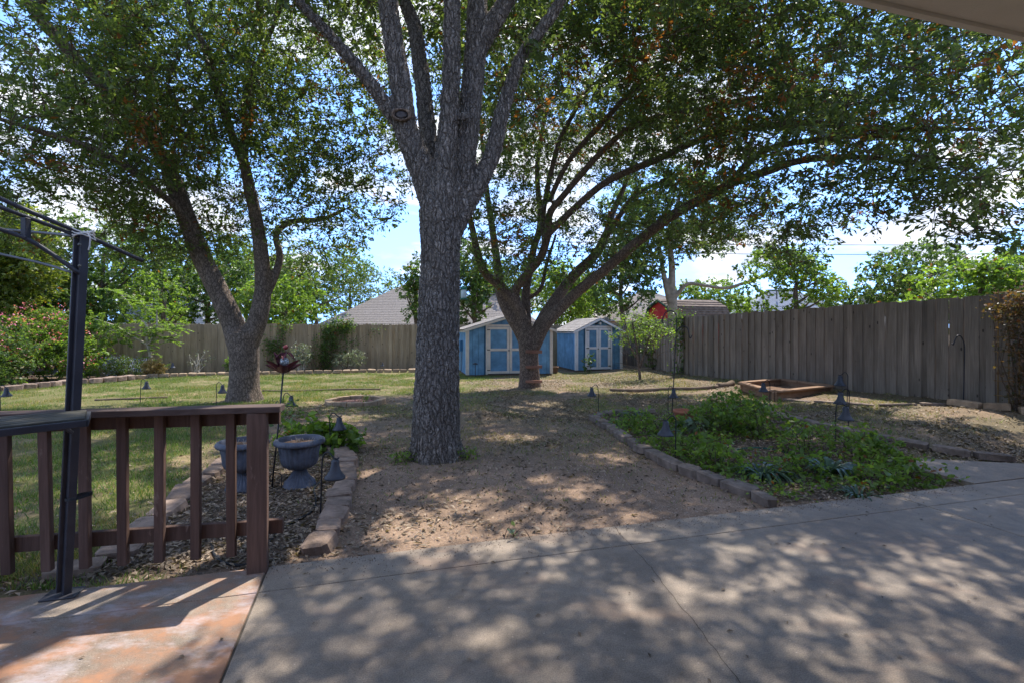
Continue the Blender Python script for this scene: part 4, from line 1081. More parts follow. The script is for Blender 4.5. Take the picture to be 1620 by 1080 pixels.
shrub('big green shrub full of pink blossoms at the left edge of the lawn', g, [((g.x - .3, g.y + .9, .95), (1.5, 1.0, .95)), ((g.x - 2.0, g.y + .8, .8), (1.4, 1.0, .85)), ((g.x + .9, g.y + 1.0, .65), (.8, .8, .7)), ((g.x - .5, g.y + 1.7, 1.5), (1.6, .9, .6))],
      'leaf_bright', .33, 150, .075, .26, 'flowering_shrub', flowers=('petal_pink', .30, .055, 22))
g = G(133, 597)
shrub('yellow green many stemmed bush beside the gazebo post', g, [((g.x, g.y + .3, 1.05), (.75, .6, .55)), ((g.x + .5, g.y + .4, 1.25), (.8, .6, .4)), ((g.x - .4, g.y + .4, .9), (.5, .5, .5))], 'leaf_bright', .30, 90, .07, .25, 'leafy_bush', nst=9, sr=.02, stem_mat='twig_pale')
g = G(165, 596)
shrub('low shrub covered in pale blue flowers by the stone edging', g + Vector((.5, .3, 0)), [((g.x + .2, g.y + .4, .22), (.65, .45, .30)), ((g.x + 1.0, g.y + .6, .18), (.55, .4, .26))], 'leaf_mid', .2, 90, .05, .16, 'plumbago_shrub', flowers=('petal_blue', .75, .035, 26))
g = G(236, 597)
shrub('tuft of dry golden grass beside the blue flowers', g, [((g.x, g.y + .2, .2), (.3, .25, .24))], 'dry_grass', .13, 70, .11, .14, 'dry_grass_tuft', 'plant', aspect=.16)
g = GB(312, .7)
shrub('small twiggy grey shrub with few leaves before the back fence', g, [((g.x, g.y + .2, .42), (.42, .3, .28))], 'leaf_silver', .2, 12, .05, .18, 'bare_shrub', stem_mat='twig_pale', nst=16, sr=.009)
g = GB(547, .7)
shrub('silvery green rosemary like shrub against the back fence', g, [((g.x - .2, g.y + .2, .25), (.4, .3, .28)), ((g.x + .3, g.y + .2, .32), (.4, .3, .34))], 'leaf_silver', .17, 90, .07, .17, 'silver_shrub', aspect=.18)
g = GB(474, .6)
shrub('pale twiggy shrub behind the flower sculpture at the back fence', g, [((g.x, g.y + .2, .5), (.4, .3, .42))], 'leaf_silver', .18, 45, .06, .17, 'pale_shrub', stem_mat='twig_pale', nst=12)
g = GB(366, .6)
shrub('small bright green bush just left of the forked trunk', g, [((g.x, g.y + .1, .2), (.28, .25, .22))], 'leaf_bright', .15, 60, .06, .13, 'small_bush')
g = G(-60, 615)
shrub('dense dark green bush leaving the frame at the left', g, [((g.x, g.y + .6, .8), (1.3, .8, .9)), ((g.x - 1.2, g.y + .6, 1.0), (1.2, .9, 1.1))], 'leaf_mid', .34, 120, .08, .28, 'dense_bush')
# arching pale canes
g = G(112, 592)
t = thing('arching_cane_plant', 'bare pale canes arching left over the pink shrub', 'plant', g)
for k in range(11):
    a = rng.uniform(-1.0, -.2); L = rng.uniform(1.4, 2.3)
    pts_ = [g + Vector((.1 * rng.normal(), .15 * rng.normal(), 0)), g + Vector((a * .3, -.1, .45 * L)), g + Vector((a * L * .6, -.2 + rng.normal() * .1, .75 * L)), g + Vector((a * L * 1.05, -.3 + rng.normal() * .15, .82 * L * rng.uniform(.85, 1.05)))]
    cv = curve_pts([(*p, r) for p, r in zip(pts_, (.014, .011, .008, .004))], 4)
    MB().tube([c[:3] for c in cv], [c[3] for c in cv], 5).build('cane', MATS['twig_pale'], t)
# mimosa sapling with feathery leaves
g = GB(240, 1.0)
t = thing('mimosa_sapling', 'slender pale stemmed sapling with feathery leaves before the back fence', 'tree', g)
Yg = g.y
stems = [[(240, 592, 5), (238, 565, 5), (234, 545, 5), (230, 520, 4)], [(234, 545, 4), (205, 530, 3), (180, 515, 3), (140, 502, 2)], [(234, 545, 4), (243, 532, 3), (248, 515, 3), (248, 490, 2)],
         [(233, 530, 3), (232, 515, 3), (215, 495, 3), (195, 470, 2), (178, 460, 1.5)], [(245, 528, 3), (262, 523, 2), (288, 520, 1.5)], [(231, 500, 2), (228, 485, 2), (222, 476, 1.5)], [(240, 542, 3), (255, 535, 2), (270, 540, 1.5)]]
ends = []; stm = MB()
for s in stems:
    cv = limb([(a, b, Yg, w) for a, b, w in s]); stm.tube([c[:3] for c in cv], [max(c[3], .012) for c in cv], 6)
    ends += [c[:3] for c in cv[len(cv) // 3:]]
stm.build('trunk', MATS['twig_pale'], t, True)
ends = np.array(ends); nfr = 150
base_ = ends[rng.integers(len(ends), size=nfr)]
dirs = unit(rng.normal(size=(nfr, 3)) * np.array([1, .7, .35]) + np.array([0, 0, .15]))
tt = np.linspace(0, 1, 22)
ce, axs = [], []
for b, d in zip(base_, dirs):
    L = rng.uniform(.3, .5); side = np.cross(d, [0, 0, 1]); side /= np.linalg.norm(side)
    for u in tt:
        p = b + d * L * u + np.array([0, 0, -.28 * L * u * u])
        for sg in (-1, 1):
            ce.append(p + side * sg * .045 * (1 - u * .5)); axs.append(side * sg + d * .3)
ce, axs = np.array(ce), np.array(axs)
v = leaves_verts(ce, .095, .26, 1.2, 0, axs * 3)
tag(obj('leaves', fast_mesh('leaves', v, 4, {'rnd': rng.uniform(.2, 1, len(ce)), 'dead': np.zeros(len(ce))}), MATS['leaf_bright'], t), kind='stuff')
# young tree beside the narrow shed
g = G(1012, 600)
t, _ = big_tree('young_tree', 'thin young tree with bare lower twigs beside the narrow shed', g, [
    limb([(1013, 604, g.y, 5), (1010, 575, g.y, 4), (1006, 540, g.y, 3.5), (1000, 510, g.y, 3)]), limb([(1011, 585, g.y, 3.5), (1020, 555, g.y, 3), (1030, 525, g.y, 2.5)]), limb([(1009, 570, g.y, 3), (996, 545, g.y, 2.5), (990, 515, g.y, 2)])],
    'bark_brown', 'leaf_bright', [lobe(1008, 512, g.y, (.65, .6, .34)), lobe(1034, 528, g.y + .3, (.5, .5, .3)), lobe(985, 530, g.y, (.4, .3, .3), .5)], .3, 60, .075, .24, .02, (3, .04), 0.0, sm=2)
tb = MB()
for k in range(26):
    a = P(rng.uniform(985, 1040), rng.uniform(535, 590), g.y + rng.uniform(-.2, .5)); b = a + Vector((rng.normal() * .35, rng.normal() * .2, rng.uniform(.05, .4)))
    tb.tube([a, (a + b) / 2 + Vector((0, 0, .05)), b], [.008, .006, .003], 4)
tag(tb.build('bare_twigs', MATS['twig'], t), kind='stuff')
g = G(1040, 590)
shrub('dark evergreen bush in the corner where the two fences meet', g + Vector((.3, 1.5, 0)), [((g.x + .35, g.y + 1.6, .5), (.6, .5, .5)), ((g.x + .1, g.y + 1.9, 1.3), (.7, .5, .5))], 'leaf_mid', .3, 90, .08, .26, 'corner_bush')
def vine(label, pxs, yfun, n, leaf='leaf_mid', size=.07, wires=4, clus=9, jit=.16):
    """leaves climbing on a fence: pxs (px, py) anchor points on plane yfun(px)"""
    pts = [P(px, py, yfun(px)) for px, py in pxs]
    root = Vector((pts[-1].x, pts[-1].y, gz(pts[-1].x, pts[-1].y)))
    t = thing('climbing_vine', label, 'vine', root)
    st = MB(); cs = []
    for p in pts:
        a = root + Vector((rng.normal() * .06, 0, 0)); m_ = (a + p) / 2 + Vector((rng.normal() * .15, -.01, rng.normal() * .1))
        cv = curve_pts([(*a, .009), (*m_, .007), (*p, .003)], 5)
        st.tube([c[:3] for c in cv], [c[3] for c in cv], 4)
        cs += [c[:3] for c in cv[5:]]
    tag(st.build('stems', MATS['twig'], t), kind='stuff')
    A = np.array([tuple(p) for p in pts]); c = A[rng.integers(len(A), size=n)] + rng.normal(size=(n, 3)) * np.array([jit, .035, jit])
    S = np.array(cs); k = n // 3
    c = np.concatenate([c, S[rng.integers(len(S), size=k)] + rng.normal(size=(k, 3)) * np.array([.07, .03, .07])])
    v = leaves_verts(c, size, .7, .15, .5)
    tag(obj('leaves', fast_mesh('leaves', v, 4, {'rnd': rng.uniform(0, 1, len(c)), 'dead': (rng.uniform(size=len(c)) < .04).astype(float)}), MATS[leaf], t), kind='stuff')
def fr_y(px):                                     # just in front of the side fence
    k = (px - CX) / F
    return (5.4 + .3253 * 16.3) / (k + .3253) - 0.10
vine('thick green vine draped over the middle of the back fence', [(530, 512), (520, 520), (540, 515), (515, 530), (525, 540), (512, 550), (545, 520), (510, 565), (552, 513), (517, 580)], fb_y, 1900, 'leaf_mid')
vine('patch of green vine on the back fence behind the flower sculpture', [(430, 545), (440, 540), (447, 518), (425, 550), (436, 552), (450, 514), (438, 582)], fb_y, 800, 'leaf_mid')
vine('wisps of green vine low on the back fence above the silvery shrub', [(492, 562), (500, 540), (530, 566), (546, 530), (540, 558), (560, 540), (593, 520), (497, 582)], fb_y, 420, 'leaf_mid', .06)
def fr2_y(px): return 16.2 if px < 1095 else fr_y(px)
vine('small green vine spilling over the far end of the grey fence', [(1075, 503), (1082, 512), (1072, 522), (1080, 540), (1074, 505), (1078, 585)], fr2_y, 700, 'leaf_mid', .07, jit=.2)
vine('reddish leaved vine climbing the bamboo trellis', [(1590, 490), (1606, 480), (1615, 500), (1600, 520), (1612, 540), (1618, 470), (1610, 600), (1625, 560), (1570, 485), (1612, 635)], lambda px: fr_y(px) - .1, 900, 'leaf_reddish', .055, jit=.1)

# ------------------------------------------------------------------ railing along the patio edge
ra0, ra1 = Vector((-1.585, 3.20, 0)), Vector((-4.335, 2.655, 0))           # post end, far left end
u_ = (ra1 - ra0).normalized(); nv = Vector((-u_.y, u_.x, 0))             # nv points to the camera
if nv.y > 0: nv = -nv
rl = thing('wood_railing', 'brown painted wooden railing with square balusters at the patio edge', 'railing', ra0)
Rm = Matrix((u_, nv, Vector((0, 0, 1)))).transposed()
def rp(d, off, z): return ra0 + u_ * d + nv * off + Vector((0, 0, z))
LR = (ra1 - ra0).length
MB().cbox(rp(0.0, 0.01, .455), (.112, .112, 1.05), Rm @ Matrix.Rotation(R(8), 3, 'Z'), .004).build('corner_post', MATS['rail_brown'], rl)
MB().beam(rp(-.14, .0, 1.0), rp(LR, .0, 1.0), .135, .038).build('cap_rail', MATS['cap_brown'], rl)
MB().beam(rp(-.11, -.072, .935), rp(LR, -.072, .935), .038, .088).build('top_rail', MATS['rail_brown'], rl)
MB().beam(rp(-.13, -.072, .235), rp(LR, -.072, .235), .038, .088).build('bottom_rail', MATS['rail_brown'], rl)
d = 0.165; k = 0
while d < LR:
    ln = random.uniform(-.01, .01)
    if k in (5, 6): ln = .022
    MB().cbox(rp(d, -.030, .53), (.052, .040, .90), Rm @ Matrix.Rotation(ln, 3, 'Y'), .003).build('baluster', MATS['rail_brown'], rl)
    d += 0.2; k += 1
MB().cbox(rp(LR - .3, -.14, .2), (.09, .09, 1.5), Rm, .004).build('support_post', MATS['rail_brown'], rl)
MB().cbox(rp(1.55, -.14, .2), (.085, .085, 1.45), Rm, .004).build('support_post', MATS['rail_brown'], rl)

# ------------------------------------------------------------------ grill gazebo frame with slatted shelf
gb0 = Vector(((105 - CX) / F * 2.885, 2.885, 0.0))
gzt = P(133, 372, gb0.y)
gz_ = thing('grill_gazebo', 'dark metal gazebo frame without a cover at the left of the patio', 'gazebo', gb0)
mg = MATS['gazebo_metal']
ax_ = (gzt - gb0).normalized()
MB().beam(gb0, gzt, .040, .040, up=(.55, .83, 0)).build('post', mg, gz_)
MB().beam(gb0 + Vector((-.031, -.010, .02)), gzt + Vector((-.031, -.010, -.02)), .016, .032, up=(.55, .83, 0)).build('post_plate', mg, gz_)
MB().cbox(gb0 + Vector((-.02, 0, .006)), (.17, .13, .01), Matrix.Rotation(R(16), 3, 'Z')).build('base_plate', mg, gz_)
for py in (387, 421): MB().ball(P(126, py, gb0.y - .055), .009, 5).build('bolt', MATS['hardware'], gz_)
Yg0 = gb0.y
def rod(name, rows, r, w=None):
    cv = curve_pts([(*P(a, b, Y), r) for a, b, Y in rows], 4)
    MB().tube([c[:3] for c in cv], r, 8).build(name, mg, gz_, True)
rod('roof_rafter', [(-420, 122, 2.1), (0, 314, Yg0 - .26), (130, 370, Yg0 + .0), (226, 413, Yg0 + .26)], .012)
rod('upper_chord', [(-420, 175, 2.2), (-100, 290, Yg0 - .3), (0, 328, Yg0 - .2), (60, 350, Yg0 - .1), (127, 375, Yg0 - .01)], .011)
rod('arch_chord', [(-420, 290, 2.2), (-100, 332, Yg0 - .35), (0, 363, Yg0 - .2), (44, 379, Yg0 - .14), (85, 404, Yg0 - .07), (126, 433, Yg0 - .02)], .012)
rod('cross_bar', [(-420, 330, 3.9), (0, 363, 3.35), (122, 374, Yg0 + .02)], .009)
rod('tie_rod', [(-420, 320, 3.9), (0, 402, 3.3), (118, 433, Yg0 + .02)], .008)
MB().beam(P(41, 345, Yg0 - .14), P(41, 378, Yg0 - .14), .034, .03, up=(1, 0, 0)).build('strut', mg, gz_)
MB().beam(P(-180, 275, Yg0 - .33), P(-180, 318, Yg0 - .38), .034, .03, up=(1, 0, 0)).build('strut', mg, gz_)
cd = MB()                                                   # white cord wrapped round the post head
for k in range(5):
    c = P(131 + k * .6, 366 + k * 2.5, Yg0); 
    cd.tube([c + Vector((math.cos(a) * .05, math.sin(a) * .05, .012 * math.sin(a * 2 + k))) for a in np.linspace(0, 2 * math.pi, 13)], .0035, 4)
cd.tube([P(138, 368, Yg0 - .05), P(143, 376, Yg0 - .05), P(142, 390, Yg0 - .045), P(140, 396, Yg0 - .045)], .004, 5)
tag(cd.build('white_cord', MATS['cord_white']), 'white cord wound round the top of the gazebo post', 'cord')
zs = 1.035
def SH(px, py):
    Y = F * (CH - zs) / (py - HY); return Vector(((px - CX) / F * Y, Y, zs))
A_, B_, C_, D_ = SH(137, 649), SH(135, 662), SH(0, 677), SH(0, 660)
e1, e2 = C_ + (C_ - B_) * 1.6, D_ + (D_ - A_) * 1.6
shf = None
for k in range(6):
    a0, a1 = (k + .08) / 6, (k + .92) / 6
    p0 = B_.lerp(A_, (a0 + a1) / 2); p1 = e1.lerp(e2, (a0 + a1) / 2); w = (B_ - A_).length * (a1 - a0)
    MB().beam(p0, p1, w, .014).build('shelf_slat', MATS['shelf_metal'], gz_)
MB().beam(B_ + Vector((.01, -.01, -.02)), e1 + Vector((0, -.01, -.02)), .02, .035).build('shelf_frame', mg, gz_)
MB().beam(B_ + Vector((.012, -.01, -.02)), A_ + Vector((.012, .0, -.02)), .02, .035).build('shelf_frame', mg, gz_)
MB().beam(P(86, 664, Yg0 - .12), P(114, 684, Yg0 - .03), .018, .018).build('shelf_brace', mg, gz_)
rp_ = MB(); c = P(119, 786, Yg0)
for k in range(3): rp_.tube([c + Vector((math.cos(a) * .058 + .02, math.sin(a) * .06, .006 * k + .01 * math.cos(a))) for a in np.linspace(0, 2 * math.pi, 13)], .0035, 4)
tag(rp_.build('tie_wire', MATS['hose_black']), 'black wire tied round the gazebo post at the railing', 'wire')

# ------------------------------------------------------------------ stones, edging
def stone_variants(n, jit=.16, b=.12):
    out = []
    for i in range(n):
        bm = bmesh.new(); bmesh.ops.create_cube(bm, size=1)
        for v in bm.verts:
            v.co.x += random.uniform(-jit, jit) * .3; v.co.y += random.uniform(-jit, jit) * .6; v.co.z += random.uniform(-jit, jit) * .35
        bmesh.ops.bevel(bm, geom=bm.edges[:], offset=b * random.uniform(.7, 1.2), segments=1, affect='EDGES', profile=.5)
        me = bpy.data.meshes.new('stone'); bm.to_mesh(me); bm.free(); out.append(me)
    return out
SV = {m: stone_variants(7) for m in ('stone_edge', 'stone_grey', 'stone_tan', 'paver_red')}
SVR = stone_variants(5, .05, .05)
for m, l in SV.items():
    for me in l: me.materials.append(MATS[m])
def edging(label, path, ln, w, h, mat, gap=.012, lift=0.0, jit=.03, cat='edging', name='stone_edging'):
    pts = [Vector((p[0], p[1], 0)) for p in path]
    root = thing(name, label, cat, (pts[0].x, pts[0].y, gz(pts[0].x, pts[0].y)))
    cv = curve_pts([(*p, 0) for p in pts], 24)[:, :2]
    seg = np.hypot(*np.diff(cv, axis=0).T); cum = np.concatenate([[0], np.cumsum(seg)])
    s = 0.0
    while s < cum[-1] - ln * .4:
        l_ = ln * random.uniform(.8, 1.2)
        m = s + l_ / 2
        x, y = np.interp(m, cum, cv[:, 0]), np.interp(m, cum, cv[:, 1])
        x2, y2 = np.interp(min(m + .05, cum[-1]), cum, cv[:, 0]), np.interp(min(m + .05, cum[-1]), cum, cv[:, 1])
        x1, y1 = np.interp(m - .05, cum, cv[:, 0]), np.interp(m - .05, cum, cv[:, 1])
        a = math.atan2(y2 - y1, x2 - x1)
        o = bpy.data.objects.new('stone', random.choice(SV[mat])); COL.objects.link(o); o.parent = root
        o.location = Vector((x + random.uniform(-jit, jit) * .4, y + random.uniform(-jit, jit) * .4, float(hraw(x, y)) + h * .30 + lift)) - root.location
        o.rotation_euler = (random.uniform(-.09, .09), random.uniform(-.08, .08), a + random.uniform(-.14, .14) + random.choice((0, math.pi)))
        o.scale = (l_ * .90 - gap, w * random.uniform(.88, 1.12), h * random.uniform(.9, 1.1))
        s += l_
    return root
edging('curved line of brown stones along the bed with the urns', [G(*p) for p in ((497, 880), (517, 845), (535, 800), (546, 765), (549, 738), (543, 722), (532, 714))], .24, .19, .10, 'stone_edge')
edging('half buried flat stones seen through the railing beside the lawn', [G(*p) for p in ((60, 912), (150, 896), (205, 860), (260, 810), (305, 770), (345, 742), (366, 726))], .38, .2, .07, 'stone_edge')
edging('chunky brown block edging of the leafy bed next to the dirt', [G(*p) for p in ((1222, 804), (1190, 786), (1150, 770), (1100, 752), (1058, 736), (1020, 716), (990, 697), (962, 678), (941, 664))], .34, .15, .11, 'stone_grey', lift=.0, jit=.05)
edging('low block edging on the fence side of the leafy bed', [G(*p) for p in ((1209, 645), (1224, 656), (1245, 664), (1290, 674), (1335, 684), (1400, 697), (1470, 711), (1545, 724), (1580, 728))], .36, .16, .09, 'stone_grey', lift=.01)
edging('short row of stones closing the far end of the leafy bed', [G(*p) for p in ((941, 662), (960, 656), (1000, 652), (1040, 651))], .33, .16, .09, 'stone_grey')
edging('long curved tan stone border in front of the back fence', [G(*p) for p in ((215, 599), (250, 596.5), (300, 595), (345, 594), (420, 592.5), (500, 590.5), (580, 589), (655, 588))], .30, .2, .13, 'stone_tan', lift=.02)
edging('low stacked stones bordering the pink and blue flowers', [G(*p) for p in ((-130, 632), (-40, 623), (30, 617), (80, 612), (112, 608), (150, 606), (190, 602), (213, 599.5))], .34, .2, .16, 'stone_edge', lift=.03)
edging('row of tan blocks along the foot of the grey fence by the trellis', [G(*p) for p in ((1495, 641), (1540, 645), (1590, 650), (1640, 656), (1700, 664))], .42, .16, .13, 'stone_tan', lift=.02)
edging('broken line of thin flat stones in front of the timber planter', [G(*p) for p in ((1236, 634), (1290, 636), (1350, 640), (1420, 641), (1480, 640))], .5, .12, .05, 'stone_grey')
def log_(label, rows, r, mat='fence_grey'):
    pts_ = [G(*p) + Vector((0, 0, r * .6)) for p in rows]
    cv = curve_pts([(*p, r * random.uniform(.85, 1.15)) for p in pts_], 4)
    tag(MB().tube([c[:3] for c in cv], [c[3] for c in cv], 8).build('landscape_log', MATS[mat], None, True), label, 'log')
log_('thin grey landscape timber lying beyond the leafy bed toward the narrow shed', [(965, 618), (1010, 619), (1060, 617.5), (1100, 616), (1135, 613)], .05, 'pole_wood')
log_('short upturned log end near the corner of the timber planter', [(1135, 612.5), (1148, 611), (1158, 608)], .075, 'pole_wood')
log_('long thin timber strip lying on the lawn behind the forked trunk', [(415, 619), (470, 618), (540, 617), (602, 616.5)], .028, 'pole_wood')
log_('short timber strip lying on the lawn near the gazebo post', [(150, 634), (200, 632), (265, 629)], .025, 'pole_wood')

# ------------------------------------------------------------------ stone ring with pavers
rc = G(563, 637); rr0 = .56
t = thing('stone_ring', 'round ring of tan stones filled with reddish pavers on the dirt', 'stone ring', rc)
for k in range(12):
    a0, a1 = 2 * math.pi * (k + .03) / 12, 2 * math.pi * (k + .97) / 12
    m = MB(); pr = []
    for a in np.linspace(a0, a1, 4):
        for r_ in (rr0 - .075, rr0 + .06):
            pr.append((r_ * math.cos(a), r_ * math.sin(a)))
    zt_ = .10 + random.uniform(-.008, .008)
    m.add([(x, y, -.05) for x, y in pr] + [(x, y, zt_) for x, y in pr],
          [(8 + i, 8 + i + 1, 8 + i + 3, 8 + i + 2) for i in (0, 2, 4)] + [(i + 1, i + 3, i + 11, i + 9) for i in (0, 2, 4)] + [(i + 2, i, i + 8, i + 10) for i in (0, 2, 4)] + [(0, 1, 9, 8), (7, 6, 14, 15)])
    obj('ring_stone', m.mesh('ring_stone'), MATS['stone_tan'], t, local=True)
for i in range(-2, 3):
    for j in range(-3, 4):
        x, y = i * .2 + (.1 if j % 2 else 0), j * .125
        if math.hypot(x, y) < .44:
            o = obj('paver', random.choice(SV['paver_red']), None, t, local=True); o.location = (x, y, .015); o.scale = (.185, .11, .06); o.rotation_euler = (0, 0, random.uniform(-.05, .05))
pg = rc + Vector((.22, -.05, .05))
shrub('tiny green weed sprouting from the round stone ring', pg, [((pg.x, pg.y, pg.z + .1), (.05, .05, .09))], 'leaf_bright', .05, 8, .05, .05, 'weed_sprout', 'plant', nst=3, sr=.004)

# ------------------------------------------------------------------ timber planter by the side fence
cs_ = [P(*a) for a in ((1170, 613, 11.6), (1234, 606.5, 12.4), (1319, 617, 10.9), (1225, 628, 9.9))]
cen = sum(cs_, Vector()) / 4
t = thing('timber_planter', 'low square planter of orange brown timber boards by the grey fence', 'planter', Vector((cen.x, cen.y, gz(cen.x, cen.y))))
zt_ = gz(cen.x, cen.y) + .13
cs_ = [Vector((c.x, c.y, zt_)) for c in cs_]
for i in range(4):
    a, b = cs_[i], cs_[(i + 1) % 4]
    d_ = (b - a).normalized(); inn = (cen - (a + b) / 2); inn.z = 0; inn.normalize()
    MB().beam(a + inn * .06 + Vector((0, 0, -.08)), b + inn * .06 + Vector((0, 0, -.08)), .04, .18).build('side_board', MATS['timber_orange'], t)
    MB().beam(a + d_ * .08 + inn * .03 + Vector((0, 0, .02)), b - d_ * .08 + inn * .03 + Vector((0, 0, .02)), .17, .036).build('cap_board', MATS['timber_orange'], t)
MB().add([c.lerp(Vector((cen.x, cen.y, zt_)), .12) + Vector((0, 0, -.1)) for c in cs_], [(0, 3, 2, 1)]).build('soil', MATS['soil'], t)

# ------------------------------------------------------------------ bell path lights on hooks
def path_light_parts(t):
    rows = [(0, 0, 0), (0, 0, .2), (0, 0, .42), (.006, 0, .475), (.03, 0, .51), (.062, 0, .512), (.088, 0, .488), (.112, 0, .468), (.135, 0, .468), (.15, 0, .48)]
    cv = curve_pts([(*r, .0065) for r in rows], 4)
    obj('hook_stake', MB().tube([c[:3] for c in cv], .0065, 6).mesh('hook_stake'), MATS['metal_black'], t, True, True)
    bell = obj('bell_shade', MB().lathe([(.012, .462), (.026, .458), (.033, .445), (.034, .405), (.040, .395), (.044, .375), (.062, .345), (.082, .322), (.086, .312), (.084, .305), (.075, .309), (.02, .36)], 20, (.118, 0, 0)).mesh('bell_shade'), MATS['bell_metal'], t, True, True)
    obj('finial', MB().ball((.118, 0, .467), .009, 5).mesh('finial'), MATS['metal_black'], bell, True, True)
    obj('bulb', MB().lathe([(.018, .318), (.02, .345), (.012, .36)], 10, (.118, 0, 0)).mesh('bulb'), MATS['house_white'], bell, True, True)
PL = [  # px, py base, yaw, scale, label
    (507, 812, -10, 1.0, 'bell path light in front of the front urn by the curved stones'),
    (523, 716, 0, 1.0, 'bell path light among leaves behind the front urn'),
    (447, 672, 10, 1.0, 'bell path light right of the sculpture stake behind the railing post'),
    (342, 645, 0, 1.0, 'bell path light just left of the forked trunk'),
    (222, 637, 0, 1.0, 'bell path light standing alone on the lawn between gazebo post and forked trunk'),
    (1, 654, 0, 1.0, 'bell path light cut off by the left edge of the frame'),
    (947, 652, 180, 1.0, 'bell path light at the far tip of the leafy bed'),
    (1057, 655, 20, 1.0, 'bell path light beside the tall double hook'),
    (1068, 731, 190, 1.06, 'bell path light at the near left corner of the leafy bed'),
    (1218, 645, 180, 1.0, 'bell path light before the timber planter'),
    (1340, 641, 180, 1.15, 'farthest of the three bell path lights lined up before the grey fence'),
    (1342, 674, 180, 1.06, 'middle of the three bell path lights lined up before the grey fence'),
    (1321, 706, 0, 1.06, 'nearest of the three bell path lights lined up before the grey fence'),
    (82, 604, 0, 1.0, 'bell path light among the leaves of the pink flowering shrub'),
    (268, 596, 0, 1.0, 'bell path light against the back fence right of the sapling'),
    (601, 589, 0, .8, 'smaller path light against the back fence near the big trunk'),
]
proto = None
for px, py, yaw, s, lab in PL:
    g = G(px, py)
    t = thing('path_light', lab, 'path light', g, R(yaw), 'bell path lights')
    t.scale = (s, s, s)
    t.rotation_euler = (R(random.uniform(-2, 2)), R(random.uniform(-2, 2)), R(yaw))
    if proto is None:
        path_light_parts(t); proto = t
    else:
        for ch in list(proto.children):
            c = ch.copy(); COL.objects.link(c); c.parent = t
            for sc2 in list(ch.children):
                d2 = sc2.copy(); COL.objects.link(d2); d2.parent = c
# flat-topped stake lights by the wide shed
for px, py, h, lab in ((752, 597, .46, 'flat topped stake light at the front wall of the wide shed'), (871, 588, .55, 'flat topped stake light standing in the brown pot')):
    g = G(px, py); t = thing('stake_light', lab, 'stake light', g)
    MB().tube([g, g + Vector((0, 0, h))], .011, 6).build('stake', MATS['metal_black'], t)
    MB().lathe([(.09, h - .02), (.085, h + .005), (.03, h + .03), (.001, h + .035)], 14, g).build('shade', MATS['metal_black'], t, True)
# shepherd hooks
def hook(label, g, rows_list, r=.009):
    t = thing('shepherd_hook', label, 'garden hook', g)
    for i, rows in enumerate(rows_list):
        cv = curve_pts([(*v, r) for v in rows], 5)
        MB().tube([c[:3] for c in cv], r, 7).build('pole' if i == 0 else 'hook_arm', MATS['metal_black'], t, True)
g = G(1063, 654); Yh = g.y
hook('tall double armed black hook pole standing in the leafy bed', g, [[P(1063, 654, Yh), P(1066, 600, Yh), P(1069, 540, Yh), P(1070, 505, Yh)],
     [P(1070, 508, Yh), P(1069, 497, Yh), P(1062, 492, Yh), P(1053, 495, Yh), P(1049, 503, Yh), P(1047, 509, Yh), P(1050, 511, Yh)],
     [P(1069, 535, Yh), P(1071, 523, Yh), P(1080, 516, Yh), P(1088, 520, Yh), P(1090, 530, Yh), P(1092, 535, Yh), P(1095, 530, Yh)]])
g = G(1524, 640); Yh = g.y
hook('single black crook pole in front of the grey fence near the trellis', g, [[P(1524, 640, Yh), P(1525, 600, Yh), P(1526, 560, Yh), P(1525, 543, Yh), P(1521, 533, Yh), P(1515, 531, Yh), P(1511, 537, Yh), P(1508, 545, Yh), P(1506, 543, Yh)]])

# ------------------------------------------------------------------ urns, pots
def urn(label, g, s=1.0):
    t = thing('urn_planter', label, 'urn', g, random.uniform(0, 1))
    t.scale = (s, s, s)
    fl = lambda lo, hi, amp: (lambda i, a: amp * abs(math.cos(a * 12)) if lo <= i <= hi else 0)
    foot = [(.155, -.03), (.16, .012), (.15, .03), (.135, .045), (.105, .075), (.08, .11), (.062, .145), (.055, .165), (.07, .175)]
    obj('foot', MB().lathe(foot, 144, flute=fl(3, 6, .12)).mesh('foot'), MATS['urn_plastic'], t, True, True)
    bowl = [(.07, .176), (.115, .19), (.15, .215), (.168, .25), (.175, .30), (.18, .35), (.19, .395), (.2, .42)]
    obj('bowl', MB().lathe(bowl, 144, flute=fl(1, 6, .06)).mesh('bowl'), MATS['urn_plastic'], t, True, True)
    rim = [(.198, .415), (.232, .425), (.243, .442), (.238, .462), (.222, .478), (.208, .48), (.2, .47), (.194, .43), (.185, .40)]
    obj('rim', MB().lathe(rim, 192, flute=lambda i, a: .018 * abs(math.cos(a * 24)) if 1 <= i <= 3 else 0).mesh('rim'), MATS['urn_plastic'], t, True, True)
    m = MB(); n = 24
    vs_ = [(0, 0, .445)] + [(.1 * math.cos(2 * math.pi * k / n), .1 * math.sin(2 * math.pi * k / n), .44 + random.uniform(-.008, .012)) for k in range(n)] + [(.192 * math.cos(2 * math.pi * k / n), .192 * math.sin(2 * math.pi * k / n), .425) for k in range(n)]
    fs_ = [(0, 1 + k, 1 + (k + 1) % n) for k in range(n)] + [(1 + k, 1 + n + k, 1 + n + (k + 1) % n, 1 + (k + 1) % n) for k in range(n)]
    so2 = obj('soil', m.add(vs_, fs_).mesh('soil'), MATS['soil'], t, True, True)
    for k in range(9):
        a, r_ = random.uniform(0, 6.28), random.uniform(0, .15); x, y = r_ * math.cos(a), r_ * math.sin(a)
        obj('dry_stem', MB().tube([(x, y, .43), (x + random.uniform(-.03, .03), y, .46 + random.uniform(0, .04))], .003, 4).mesh('dry_stem'), MATS['twig_pale'], so2, False, True)
urn('blue grey fluted urn in front, beside the sculpture stake', G(474, 766), .97)
